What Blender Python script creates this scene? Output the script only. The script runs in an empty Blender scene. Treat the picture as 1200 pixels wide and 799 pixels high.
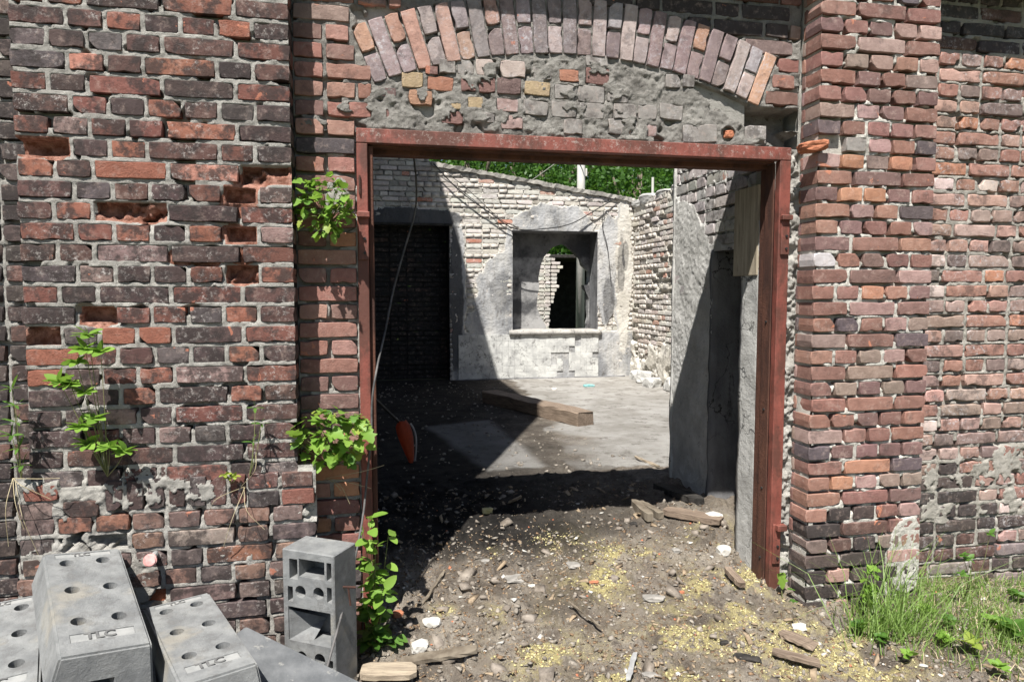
import bpy, bmesh, math, random
import numpy as np
from mathutils import Vector, Matrix, Euler
S = bpy.context.scene
C = S.collection
R = math.radians
rnd = random.Random(7)
rng = np.random.RandomState(11)

# ---------------------------------------------------------------- camera
F, YAW, PIT, CAM = 800.0, R(11.27), R(4.0), Vector((0, -3.02, 1.562))
cd = bpy.data.cameras.new('camera'); co = bpy.data.objects.new('camera', cd); C.objects.link(co)
cd.sensor_width = 36; cd.lens = 24; cd.clip_end = 2000; cd.clip_start = .05
co.location = CAM; co.rotation_euler = (R(90)-PIT, 0, -YAW); S.camera = co
FW = Vector((math.sin(YAW)*math.cos(PIT), math.cos(YAW)*math.cos(PIT), -math.sin(PIT)))
RT = Vector((math.cos(YAW), -math.sin(YAW), 0)); UP = RT.cross(FW)
def ray(x, y): return FW + RT*((x-600)/F) - UP*((y-399.5)/F)
def at(x, y, Y):                       # photo pixel -> point on the plane y = Y
    d = ray(x, y); return CAM + d*((Y-CAM.y)/d.y)
def atz(x, y, Z):                      # photo pixel -> point at height Z
    d = ray(x, y); return CAM + d*((Z-CAM.z)/d.z)
def pix(p):
    d = Vector(p)-CAM; z = d.dot(FW)
    if z < .05: return (-9999, -9999, z)
    return (600+F*d.dot(RT)/z, 399.5-F*d.dot(UP)/z, z)

# ---------------------------------------------------------------- world, sun, exposure
w = bpy.data.worlds.new('World'); S.world = w; w.use_nodes = True
nt = w.node_tree; nt.nodes.clear()
sky = nt.nodes.new('ShaderNodeTexSky'); sky.sky_type = 'NISHITA'; sky.sun_disc = False
sky.sun_elevation = R(59); sky.sun_rotation = R(208.8)
bg = nt.nodes.new('ShaderNodeBackground'); bg.inputs[1].default_value = .05
ow = nt.nodes.new('ShaderNodeOutputWorld'); nt.links.new(sky.outputs[0], bg.inputs[0]); nt.links.new(bg.outputs[0], ow.inputs[0])
sl = bpy.data.lights.new('sun', 'SUN'); sl.energy = 5.0; sl.angle = R(.55); sl.color = (1, .965, .91)
so = bpy.data.objects.new('sun', sl); C.objects.link(so)
so.rotation_euler = Vector((.55, 1, -1.9)).to_track_quat('-Z', 'Y').to_euler(); so.location = (-3, -6, 9)
S.view_settings.view_transform = 'Standard'; S.view_settings.look = 'None'
S.view_settings.exposure = .95; S.view_settings.gamma = 1
S.render.engine = 'CYCLES'

# ---------------------------------------------------------------- object helpers
def thing(name, label, cat, loc=(0, 0, 0), rz=0, group=None):
    o = bpy.data.objects.new(name, None); C.objects.link(o); o.empty_display_size = .1
    o.location = loc; o.rotation_euler = (0, 0, rz); return tag(o, label, cat, group)
def tag(o, label, cat, group=None):
    o['label'] = label; o['category'] = cat
    if group: o['group'] = group
    return o
def place(name, me, parent=None, m=None, loc=None, rot=None, scale=None, col=None, kind=None):
    o = bpy.data.objects.new(name, me); C.objects.link(o)
    if m is not None and not me.materials: me.materials.append(m)
    if parent is not None: o.parent = parent
    if loc is not None: o.location = loc
    if rot is not None: o.rotation_euler = rot
    if scale is not None: o.scale = scale
    if col is not None: o.color = (*col, 1)
    if kind: o['kind'] = kind
    return o
def from_bm(name, bm, m=None, parent=None, smooth=False, **k):
    me = bpy.data.meshes.new(name); bm.normal_update(); bm.to_mesh(me); bm.free()
    if smooth: me.polygons.foreach_set('use_smooth', [True]*len(me.polygons))
    return place(name, me, parent, m, **k)
def np_mesh(name, V, Fc, smooth=False, attrs=None):
    V = np.asarray(V, np.float32); Fc = np.asarray(Fc, np.int32)
    me = bpy.data.meshes.new(name); n = Fc.shape[1]
    me.vertices.add(len(V)); me.vertices.foreach_set('co', V.ravel())
    me.loops.add(Fc.size); me.loops.foreach_set('vertex_index', Fc.ravel())
    me.polygons.add(len(Fc)); me.polygons.foreach_set('loop_start', np.arange(0, Fc.size, n, dtype=np.int32))
    me.polygons.foreach_set('loop_total', np.full(len(Fc), n, np.int32))
    if smooth: me.polygons.foreach_set('use_smooth', np.ones(len(Fc), bool))
    for k, a in (attrs or {}).items():
        at_ = me.attributes.new(k, 'FLOAT', 'POINT'); at_.data.foreach_set('value', np.asarray(a, np.float32).ravel())
    me.update(calc_edges=True); me.validate(); return me
def bx(bm, x0, x1, y0, y1, z0, z1, bev=0, M=None):
    r = bmesh.ops.create_cube(bm, size=1); vs = r['verts']
    for v in vs: v.co = Vector((x0+(v.co.x+.5)*(x1-x0), y0+(v.co.y+.5)*(y1-y0), z0+(v.co.z+.5)*(z1-z0)))
    if bev:
        es = list({e for v in vs for e in v.link_edges})
        rr = bmesh.ops.bevel(bm, geom=es, offset=bev, segments=1, affect='EDGES', profile=.5); vs = rr['verts']
    if M is not None: bmesh.ops.transform(bm, matrix=M, verts=list(set(vs)))
    return vs
def tube(bm, pts, r, n=6, r1=None):
    pts = [Vector(p) for p in pts]; rings = []
    for i, p in enumerate(pts):
        t = (pts[min(i+1, len(pts)-1)]-pts[max(i-1, 0)]).normalized()
        a = t.orthogonal().normalized() if i == 0 else (pa - t*pa.dot(t)).normalized()
        pa = a; b = t.cross(a); rr = r if r1 is None else r+(r1-r)*i/(len(pts)-1)
        rings.append([bm.verts.new(p+(a*math.cos(2*math.pi*k/n)+b*math.sin(2*math.pi*k/n))*rr) for k in range(n)])
    for A, B in zip(rings, rings[1:]):
        for k in range(n): bm.faces.new((A[k], A[(k+1) % n], B[(k+1) % n], B[k]))
    bm.faces.new(rings[0][::-1]); bm.faces.new(rings[-1])
def spline(P, n=8):
    P = [Vector(p) for p in P]; out = []
    Q = [P[0]*2-P[1]]+P+[P[-1]*2-P[-2]]
    for i in range(1, len(Q)-2):
        a, b, c, d = Q[i-1:i+3]
        for k in range(n):
            t = k/n; out.append(.5*((2*b)+(c-a)*t+(2*a-5*b+4*c-d)*t*t+(3*b-a-3*c+d)*t**3))
    out.append(P[-1]); return out

# ---------------------------------------------------------------- numpy noise
def vnoise(u, v, s, seed):
    r = np.random.RandomState(seed); G = r.rand(64, 64)
    a = u/s+seed*3.17; b = v/s+seed*1.71
    i = np.floor(a).astype(int); j = np.floor(b).astype(int); fu = a-i; fv = b-j
    fu = fu*fu*(3-2*fu); fv = fv*fv*(3-2*fv)
    g = lambda p, q: G[p % 64, q % 64]
    return (g(i, j)*(1-fu)+g(i+1, j)*fu)*(1-fv)+(g(i, j+1)*(1-fu)+g(i+1, j+1)*fu)*fv
def fbm(u, v, s, seed, o=3):
    t = 0; a = 1; n = 0
    for k in range(o): t = t+a*vnoise(u, v, s/2**k, seed+k*13); n += a; a *= .5
    return t/n
sst = lambda a, b, x: (lambda t: t*t*(3-2*t))(np.clip((x-a)/(b-a), 0, 1))

# ---------------------------------------------------------------- materials
class M:
    def __init__(s, name, rough=.9, spec=.3):
        s.m = bpy.data.materials.new(name); s.m.use_nodes = True; s.t = s.m.node_tree
        s.b = s.t.nodes['Principled BSDF']; s.b.inputs['Roughness'].default_value = rough
        s.b.inputs['Specular IOR Level'].default_value = spec
        s.g = s.t.nodes.new('ShaderNodeNewGeometry')
    def lk(s, a, b): s.t.links.new(a, b)
    def noise(s, scale, detail=4, rough=.6, off=0, stretch=None, dist=0, local=False):
        n = s.t.nodes.new('ShaderNodeTexNoise'); n.inputs['Scale'].default_value = scale
        n.inputs['Detail'].default_value = detail; n.inputs['Roughness'].default_value = rough
        n.inputs['Distortion'].default_value = dist
        mp = s.t.nodes.new('ShaderNodeMapping'); mp.inputs['Location'].default_value = (off, off*.7, off*1.3)
        if stretch: mp.inputs['Scale'].default_value = stretch
        if local:
            tc = s.t.nodes.new('ShaderNodeTexCoord'); s.lk(tc.outputs['Object'], mp.inputs[0])
        else: s.lk(s.g.outputs['Position'], mp.inputs[0])
        s.lk(mp.outputs[0], n.inputs['Vector']); return n.outputs['Fac']
    def ramp(s, f, a, b, v0=0., v1=1.):
        r = s.t.nodes.new('ShaderNodeMapRange'); r.inputs[1].default_value = a; r.inputs[2].default_value = b
        r.inputs[3].default_value = v0; r.inputs[4].default_value = v1; r.interpolation_type = 'SMOOTHSTEP'
        s.lk(f, r.inputs[0]); return r.outputs[0]
    def math(s, op, a, b):
        n = s.t.nodes.new('ShaderNodeMath'); n.operation = op
        for i, x in enumerate((a, b)):
            if isinstance(x, (int, float)): n.inputs[i].default_value = x
            else: s.lk(x, n.inputs[i])
        return n.outputs[0]
    def mix(s, f, a, b, mode='MIX'):
        n = s.t.nodes.new('ShaderNodeMix'); n.data_type = 'RGBA'; n.blend_type = mode
        for i, x in ((0, f), (6, a), (7, b)):
            if isinstance(x, (int, float)): n.inputs[i].default_value = x
            elif isinstance(x, tuple): n.inputs[i].default_value = (*x, 1)
            else: s.lk(x, n.inputs[i])
        return n.outputs[2]
    def objcol(s): return s.t.nodes.new('ShaderNodeObjectInfo').outputs['Color']
    def attr(s, k):
        n = s.t.nodes.new('ShaderNodeAttribute'); n.attribute_name = k; return n.outputs['Fac']
    def sepz(s, i=2):
        n = s.t.nodes.new('ShaderNodeSeparateXYZ'); s.lk(s.g.outputs['Position'], n.inputs[0]); return n.outputs[i]
    def col(s, c): s.lk(c, s.b.inputs['Base Color']) if not isinstance(c, tuple) else setattr(s.b.inputs['Base Color'], 'default_value', (*c, 1))
    def bump(s, f, dist=.004, st=1., prev=None):
        b = s.t.nodes.new('ShaderNodeBump'); b.inputs['Distance'].default_value = dist; b.inputs['Strength'].default_value = st
        s.lk(f, b.inputs['Height'])
        if prev: s.lk(prev, b.inputs['Normal'])
        s.lk(b.outputs[0], s.b.inputs['Normal']); return b.outputs[0]

def mat_brick(name, soot=.5, lime=.5, chip=.2, sootcol=(.034, .026, .025), limecol=(.52, .48, .45), chipcol=(.42, .16, .1), bumpd=.003):
    m = M(name, .88, .35); c = m.objcol()
    c = m.mix(m.ramp(m.noise(18, 6, .7), .3, .7, .0, .7), c, (.6, .56, .55), 'MULTIPLY')
    c = m.mix(m.ramp(m.noise(30, 5, .7, 41), .5, .75, 0, .35), c, (.55, .42, .36))
    c = m.mix(m.ramp(m.noise(13, 6, .7, 5), .62-.3*soot, .72-.22*soot, 0, .85*min(1, soot*1.6)), c, sootcol)
    c = m.mix(m.ramp(m.noise(9, 5, .6, 11, dist=.6), .7-.12*chip, .72-.12*chip, 0, .8), c, chipcol)
    lm = m.math('MULTIPLY', m.ramp(m.noise(7, 4, .6, 23), .42, .7), m.ramp(m.noise(40, 8, .82, 31), .64-.2*lime, .76-.2*lime, 0, .8))
    c = m.mix(lm, c, limecol)
    c = m.mix(m.ramp(m.noise(160, 3, .7, 3), .62, .72, 0, .45), c, (.03, .025, .025))
    m.col(c)
    p = m.bump(m.noise(34, 8, .8, 2), bumpd*2.2, .8); p = m.bump(m.noise(130, 5, .75, 9), bumpd*.9, .9, p)
    return m.m
def mat_mortar(name, a, b, dark=(.05, .045, .04), darkamt=.35, scale=6, bumpd=.004, clay=False):
    m = M(name, .95, .15)
    c = m.mix(m.ramp(m.noise(scale, 6, .65), .3, .7), a, b)
    c = m.mix(m.ramp(m.noise(scale*4, 6, .7, 9), .66-.25*darkamt, .8-.2*darkamt, 0, .8), c, dark)
    c = m.mix(m.ramp(m.noise(120, 4, .7, 4), .55, .75, 0, .5), c, tuple(x*1.5 for x in b))
    c = m.mix(m.ramp(m.noise(70, 7, .8, 27), .58, .66, 0, .6), c, dark)
    if clay:
        k = m.mix(m.ramp(m.noise(30, 7, .75, 51), .35, .65), (.24, .1, .065), (.55, .3, .23))
        c = m.mix(m.ramp(m.math('ADD', m.attr('clay'), m.math('MULTIPLY', m.noise(40, 6, .7, 53), .5)), .62, .72), c, k)
    m.col(c); p = m.bump(m.noise(26, 9, .85), bumpd*4, 1.); m.bump(m.noise(130, 6, .8, 7), bumpd*1.2, 1., p); return m.m
MB_dark = mat_brick('brick_burnt', .62, .62, .25)
MB_red = mat_brick('brick_red', .28, .35, .3, chipcol=(.5, .2, .12))
MB_pale = mat_brick('brick_pale', .4, .7, .12, limecol=(.55, .52, .52))
MB_arch = mat_brick('brick_arch', .32, .75, .15, limecol=(.5, .48, .5))
MB_spall = mat_brick('brick_spalled', .12, .2, .5, chipcol=(.6, .24, .15), bumpd=.009)
MB_white = mat_brick('brick_whitewashed', .12, .9, .05, limecol=(.62, .6, .56))
MB_black = mat_brick('brick_near_black', .7, .1, .02, sootcol=(.012, .012, .012))
MO_grey = mat_mortar('mortar_grey', (.34, .325, .295), (.5, .48, .44), darkamt=.3)
MO_pier = mat_mortar('mortar_grey_and_clay', (.34, .325, .295), (.5, .48, .44), darkamt=.3, clay=True)
MO_light = mat_mortar('mortar_light', (.5, .48, .43), (.68, .65, .59), darkamt=.15)
MO_pale = mat_mortar('mortar_pale', (.33, .31, .27), (.5, .47, .42), darkamt=.3)
MO_cement = mat_mortar('cement_grey', (.23, .215, .195), (.42, .40, .365), darkamt=.35, scale=9, bumpd=.006)
MO_part = mat_mortar('partition_plaster', (.48, .475, .45), (.7, .69, .66), darkamt=.25, scale=5, bumpd=.005)
MO_black = mat_mortar('mortar_near_black', (.02, .02, .02), (.05, .048, .046), dark=(.01, .01, .01), scale=3)
def mat_backplaster():
    m = M('old_plaster', .93, .15)
    c = m.mix(m.ramp(m.noise(3, 5, .6), .3, .7), (.5, .47, .41), (.68, .65, .59))
    g = m.math('MULTIPLY', m.attr('plaster'), m.ramp(m.noise(4, 5, .7, 7, (1, 1, .35)), .3, .6, .55, 1))
    c = m.mix(g, c, m_mixc(m, (.2, .205, .215), (.44, .44, .44)))
    c = m.mix(m.ramp(m.noise(5, 8, .8, 3, (1, 1, .45)), .52, .64, 0, .75), c, (.13, .122, .115))
    c = m.mix(m.attr('soot'), c, (.05, .05, .053))
    m.col(c); m.bump(m.noise(20, 7, .75), .02, .8); return m.m
def m_mixc(m, a, b): return m.mix(m.ramp(m.noise(2.5, 4, .6, 17, (1, 1, .4)), .35, .65), a, b)
MO_back = mat_backplaster()
def mat_plaster(name, a, b, dk=(.06, .06, .06), amt=.4, st=None):
    m = M(name, .92, .2)
    c = m.mix(m.ramp(m.noise(5, 6, .65, 0, st), .3, .7), a, b)
    v = m.t.nodes.new('ShaderNodeTexVoronoi'); v.feature = 'DISTANCE_TO_EDGE'; v.inputs['Scale'].default_value = 2.6
    wn_ = m.t.nodes.new('ShaderNodeVectorMath'); wn_.operation = 'ADD'; nn = m.t.nodes.new('ShaderNodeTexNoise'); nn.inputs['Scale'].default_value = 6; nn.inputs['Detail'].default_value = 6
    m.lk(m.g.outputs['Position'], nn.inputs['Vector']); sc_ = m.t.nodes.new('ShaderNodeVectorMath'); sc_.operation = 'SCALE'; sc_.inputs['Scale'].default_value = .35
    m.lk(nn.outputs['Color'], sc_.inputs[0]); m.lk(m.g.outputs['Position'], wn_.inputs[0]); m.lk(sc_.outputs[0], wn_.inputs[1]); m.lk(wn_.outputs[0], v.inputs['Vector'])
    c = m.mix(m.math('MULTIPLY', m.ramp(v.outputs['Distance'], .004, .012, .9, 0), m.ramp(m.noise(1.7, 3, .6, 61), .45, .55)), c, dk)
    c = m.mix(m.ramp(m.noise(9, 7, .75, 5, st), .68-.25*amt, .8-.25*amt, 0, .8), c, dk)
    m.col(c); p = m.bump(m.noise(14, 6, .7), .012, .8); m.bump(m.noise(90, 5, .7), .003, .8, p); return m.m
MP_grey = mat_plaster('concrete_reveal', (.36, .355, .34), (.5, .495, .47), amt=.2)
MP_dark = mat_plaster('dark_plaster', (.10, .10, .105), (.2, .2, .205), (.02, .02, .02), .5, (1, 1, .4))  # dark grey plaster with darker vertical streaks
MP_black = mat_plaster('shade_black_plaster', (.012, .012, .012), (.03, .03, .03), (.01, .01, .01), .5)  # near black, standing in for the dark of shaded reveals and the shed
def mat_rust():
    m = M('rusty_red_paint', .6, .4)
    c = m.mix(m.ramp(m.noise(8, 5, .65), .3, .7), (.175, .05, .037), (.25, .078, .058))
    c = m.mix(m.ramp(m.noise(6, 6, .7, 5, (1, 1, .4)), .42, .56, 0, .85), c, (.085, .036, .026))
    c = m.mix(m.ramp(m.noise(60, 6, .75, 8), .58, .68, 0, .7), c, (.045, .025, .02))
    z = m.ramp(m.sepz(), 2.17, 2.24, 0, 1)
    sp = m.math('MULTIPLY', z, m.ramp(m.noise(45, 8, .85, 12), .52, .62, 0, .6))
    c = m.mix(sp, c, (.42, .37, .33))
    m.col(c); m.bump(m.noise(70, 6, .75), .003, .8); return m.m
M_rust = mat_rust()
def mat_brown():
    m = M('bare_rust', .8, .3)
    c = m.mix(m.ramp(m.noise(10, 6, .7, 3, (1, 1, .3)), .35, .65), (.05, .024, .018), (.12, .052, .034))
    c = m.mix(m.ramp(m.noise(80, 6, .8), .58, .68, 0, .8), c, (.03, .018, .014)); m.col(c)
    m.bump(m.noise(80, 6, .75), .005, .9); return m.m
M_brown = mat_brown()
def mat_simple(name, a, b, scale=12, rough=.85, spec=.3, bd=.003, st=None, loc=True, dk=None):
    m = M(name, rough, spec); c = m.mix(m.ramp(m.noise(scale, 6, .65, 0, st, local=loc), .3, .7), a, b)
    if dk: c = m.mix(m.ramp(m.noise(scale*3, 6, .75, 4, st, local=loc), .58, .68, 0, .8), c, dk)
    m.col(c); m.bump(m.noise(scale*4, 6, .7, 0, st, local=loc), bd, .8); return m.m
def mat_foot():
    m = M('recycled_plastic_grey', .75, .35)
    c = m.mix(m.ramp(m.noise(7, 6, .7, local=True), .3, .7), (.15, .155, .157), (.27, .275, .27))
    c = m.mix(m.ramp(m.noise(30, 6, .75, 6, local=True), .62, .75, 0, .5), c, (.07, .065, .06))
    c = m.mix(m.ramp(m.noise(12, 8, .8, 26, local=True), .5, .62, 0, .45), c, (.11, .105, .1))
    c = m.mix(m.ramp(m.noise(5, 4, .6, 16, local=True), .55, .7, 0, .5), c, (.34, .31, .25))
    c = m.mix(m.ramp(m.noise(190, 3, .6, 9, local=True), .7, .76, 0, .8), c, (.55, .54, .5))
    m.col(c); c = m.mix(m.ramp(m.noise(75, 5, .8, 36, local=True), .64, .7, 0, .75), c, (.05, .05, .048))
    m.col(c); p = m.bump(m.noise(22, 8, .8, local=True), .007, .9); m.bump(m.noise(110, 6, .8, local=True), .003, .9, p); return m.m
M_foot = mat_foot()
M_footd = mat_simple('dirty_dark_plastic', (.085, .09, .095), (.16, .165, .17), 7, .7, .35, .004, dk=(.25, .245, .23))
M_plate = mat_simple('pale_plastic_plate', (.22, .225, .22), (.32, .32, .31), 14)
M_letter = mat_simple('raised_letters', (.10, .10, .10), (.17, .17, .165), 14)
M_wood = mat_simple('weathered_wood', (.20, .16, .12), (.42, .35, .26), 6, st=(1, 14, 14), dk=(.07, .055, .045))
M_oldwood = mat_simple('old_grey_wood', (.11, .08, .06), (.26, .2, .15), 6, st=(1, 14, 14), dk=(.04, .03, .025))
M_newwood = mat_simple('pale_wood', (.24, .2, .15), (.42, .36, .27), 5, st=(10, 10, .9), dk=(.08, .06, .045))
M_bark = mat_simple('bark', (.09, .07, .05), (.2, .17, .13), 12, st=(1, 1, .3))
M_black = mat_simple('black_rubber', (.015, .015, .015), (.03, .03, .03), 20, .6)
M_cable = mat_simple('dusty_cable', (.05, .05, .05), (.16, .15, .145), 12, .6)
M_orange = mat_simple('orange_plastic', (.42, .06, .02), (.62, .11, .035), 8, .55, .4, dk=(.2, .05, .03))
M_steel = mat_simple('dull_steel', (.22, .22, .22), (.36, .36, .35), 14, .45, .5)
M_pole = mat_simple('pole_concrete', (.5, .49, .45), (.62, .6, .56), 4)
M_pink = mat_simple('pink_cap', (.62, .28, .26), (.8, .5, .47), 30, .6, dk=(.6, .05, .05))
M_stone = mat_simple('stone_grey', (.17, .16, .145), (.34, .32, .29), 14, dk=(.08, .07, .06), bd=.006)
M_white = mat_simple('white_plaster_lump', (.42, .4, .36), (.62, .6, .55), 16, bd=.006)
M_yellow = mat_simple('yellow_foam', (.44, .38, .17), (.6, .54, .3), 25, bd=.008, dk=(.28, .2, .08), loc=False)
M_chip = mat_simple('wood_chip', (.14, .1, .065), (.36, .28, .19), 18, loc=False, dk=(.05, .04, .03))
M_rub = mat_simple('angular_rubble', (.11, .09, .07), (.3, .26, .22), 12, loc=False, dk=(.04, .035, .03), bd=.006)
M_litter = mat_simple('dead_leaf', (.07, .045, .028), (.26, .17, .1), 16, loc=False, dk=(.03, .02, .015))
M_pebble = mat_simple('rubble_crumbs', (.1, .085, .068), (.33, .295, .25), 22, loc=False, dk=(.04, .035, .03))
M_clay = mat_simple('broken_brick', (.33, .12, .065), (.5, .2, .11), 20, bd=.01, dk=(.3, .1, .06))
M_teal = mat_simple('teal_plastic', (.12, .35, .35), (.3, .5, .48), 20, .5)
M_tile = mat_plaster('white_glazed_tile', (.38, .38, .37), (.62, .62, .59), (.16, .155, .15), .55)
M_char = mat_simple('charred_wood', (.012, .011, .01), (.05, .045, .04), 20, bd=.006)
def mat_leaf(name, a, b, tr=(.25, .42, .05)):
    m = M(name, .5, .4); oi = m.t.nodes.new('ShaderNodeObjectInfo')
    f = m.math('ADD', m.math('MULTIPLY', oi.outputs['Random'], .5), m.math('MULTIPLY', m.noise(9, 2), .5))
    c = m.mix(f, a, b); m.col(c)
    t = m.t.nodes.new('ShaderNodeBsdfTranslucent'); m.lk(m.mix(.5, c, tr), t.inputs[0])
    x = m.t.nodes.new('ShaderNodeMixShader'); x.inputs[0].default_value = .42
    out = m.t.nodes['Material Output']; m.lk(m.b.outputs[0], x.inputs[1]); m.lk(t.outputs[0], x.inputs[2]); m.lk(x.outputs[0], out.inputs[0])
    return m.m
M_leaf = mat_leaf('fresh_leaf', (.13, .27, .035), (.27, .42, .075))
M_leafd = mat_leaf('mid_leaf', (.06, .15, .025), (.12, .24, .04))
M_leafy = mat_leaf('yellow_leaf', (.35, .34, .05), (.28, .4, .08))
M_tree = mat_leaf('tree_leaf', (.03, .085, .012), (.08, .18, .028), (.13, .28, .03))
M_grass = mat_leaf('grass_blade', (.11, .23, .04), (.26, .36, .1))
M_straw = mat_simple('dry_straw', (.35, .29, .17), (.52, .45, .3), 10, loc=False)
M_stem = mat_simple('green_stem', (.14, .17, .06), (.22, .2, .1), 10)

# ---------------------------------------------------------------- ground height
def gh(x, y, noise=True):
    x = np.asarray(x, float); y = np.asarray(y, float)
    z = .2*sst(-.6, 1.2, y) - .1*sst(2.6, 3.5, x)*sst(.3, -.3, y) - .05*sst(-.6, -3, y)
    z = z + .07*np.exp(-((x-2.02)**2/.12+(y-.75)**2/.1)) + .04*np.exp(-((x-1.9)**2/.05+(y-.05)**2/.05))
    if noise:
        near = sst(2.4, 1.6, y)
        n = (fbm(x, y, .45, 5, 3)-.5)*.05 + (fbm(x, y, .09, 8, 4)-.5)*.028
        z = z + n*(.12+.88*near)*sst(40, 8, abs(x)+abs(y))
        z = z + .022*sst(.5, .75, fbm(x, y, .05, 21, 3))*near*sst(-3.5, -2, y)
    return z
def g1(x, y): return float(gh(np.array([x]), np.array([y]))[0])

# masks on the ground
def blobs(x, y, L):
    m = np.zeros_like(x)
    for (px, py, r) in L:
        p = atz(px, py, .05 if py > 640 else .18); m = np.maximum(m, np.exp(-((x-p.x)**2+(y-p.y)**2)/(r*r)))
    return m
YB = [(850, 700, .2), (900, 740, .25), (960, 750, .28), (1010, 770, .22), (800, 740, .2), (700, 690, .14), (760, 780, .22), (640, 760, .16), (720, 640, .1),
      (665, 655, .12), (600, 720, .1), (840, 650, .12), (520, 720, .05), (880, 690, .15), (935, 790, .2), (760, 640, .08), (640, 625, .1), (570, 640, .06)]
def ymask(x, y): return np.clip(blobs(x, y, YB)*1.35*sst(.38, .55, fbm(x, y, .13, 41, 5))+.1*sst(.5, .62, fbm(x, y, .2, 43, 4))*sst(.1, .8, x)*sst(1.1, .6, y), 0, 1)
def slab(x, y):
    n = (fbm(x, y, .3, 61, 4)-.5)*.35
    a = sst(.02, -.02, (1.95+n*.35)-y)*sst(-.03, .03, x-(1.5+n+.12*(y-2.0)))
    p = [atz(500, 500, .2), atz(573, 492, .2), atz(640, 548, .2), atz(573, 552, .2)]
    b = np.ones_like(x)
    for i in range(4):
        q, r_ = p[i], p[(i+1) % 4]; nx, ny = (r_.y-q.y), -(r_.x-q.x); l = math.hypot(nx, ny)
        b = np.minimum(b, sst(-.06, .06, ((x-q.x)*nx+(y-q.y)*ny)/l+n*.25))
    return np.maximum(a*sst(.22, .4, fbm(x, y, .9, 66, 4)+.1*(x-1.5)), b)

# one sheet, dense near the doorway, out to the horizon
def axis(segs):
    out = []
    for a, b, s in segs: out += list(np.arange(a, b, s))
    return np.array(out)
gx = np.r_[-400, -150, -60, -25, -12, -7, -4, axis([(-2.6, -1.0, .05), (-1., 3.9, .0125), (3.9, 6, .08)]), 6, 9, 14, 25, 60, 150, 400]
gy = np.r_[-400, -150, -60, -25, -12, -7, -5, axis([(-3.6, -1.3, .06), (-1.3, 2.3, .0125), (2.3, 8, .04)]), 8, 9, 11, 14, 20, 30, 60, 150, 400]
X, Y = np.meshgrid(gx, gy, indexing='ij'); Z = gh(X, Y)
nx_, ny_ = X.shape; idx = np.arange(nx_*ny_).reshape(nx_, ny_)
Fq = np.stack([idx[:-1, :-1], idx[1:, :-1], idx[1:, 1:], idx[:-1, 1:]], -1).reshape(-1, 4)
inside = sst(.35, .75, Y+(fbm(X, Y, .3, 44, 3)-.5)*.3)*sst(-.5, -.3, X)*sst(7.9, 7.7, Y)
char_shade = inside*np.clip(sst(2.6, .6, X+.5*(fbm(X, Y, .5, 50, 3)-.5)-.12*np.maximum(Y-3, 0)), 0, 1)  # charred dirt, also darkened to deepen the shade inside the room
me = np_mesh('ground', np.stack([X, Y, Z], -1).reshape(-1, 3), Fq, True,
             {'yellow': ymask(X, Y), 'slab': slab(X, Y)*inside, 'char_shade': char_shade, 'far': sst(5, 9, np.hypot(X, Y))*(1-inside)})
def mat_ground():
    m = M('rubble_dirt', .95, .15)
    c = m.mix(m.ramp(m.noise(5, 6, .65), .3, .7), (.17, .138, .11), (.36, .315, .26))
    c = m.mix(m.ramp(m.noise(22, 9, .85, 4), .5, .62, 0, .85), c, (.085, .07, .058))
    c = m.mix(m.ramp(m.noise(34, 9, .85, 14), .55, .63, 0, .85), c, (.46, .43, .38))
    c = m.mix(m.ramp(m.noise(2.6, 5, .6, 44), .5, .66, 0, .6), c, (.085, .07, .055))
    y = m.math('MULTIPLY', m.attr('yellow'), m.ramp(m.noise(26, 9, .85, 2), .42, .52, 0, .92))
    c = m.mix(y, c, (.5, .43, .2))
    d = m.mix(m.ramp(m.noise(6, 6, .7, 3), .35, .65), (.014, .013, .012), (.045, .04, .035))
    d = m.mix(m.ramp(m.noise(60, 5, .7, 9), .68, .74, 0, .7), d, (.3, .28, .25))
    c = m.mix(m.attr('char_shade'), c, d)
    s = m.mix(m.ramp(m.noise(2.5, 6, .65, 8), .3, .7), (.26, .245, .22), (.41, .395, .37))
    s = m.mix(m.ramp(m.noise(7, 7, .75, 18), .52, .66, 0, .7), s, (.11, .095, .08))
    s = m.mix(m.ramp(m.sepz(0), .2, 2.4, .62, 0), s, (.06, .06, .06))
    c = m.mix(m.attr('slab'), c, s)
    c = m.mix(m.attr('far'), c, (.07, .1, .035))
    m.col(c); p = m.bump(m.noise(28, 10, .85), .03, 1.); m.bump(m.noise(120, 6, .8), .006, 1., p); return m.m
place('ground', me, None, mat_ground(), kind='structure')

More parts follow.
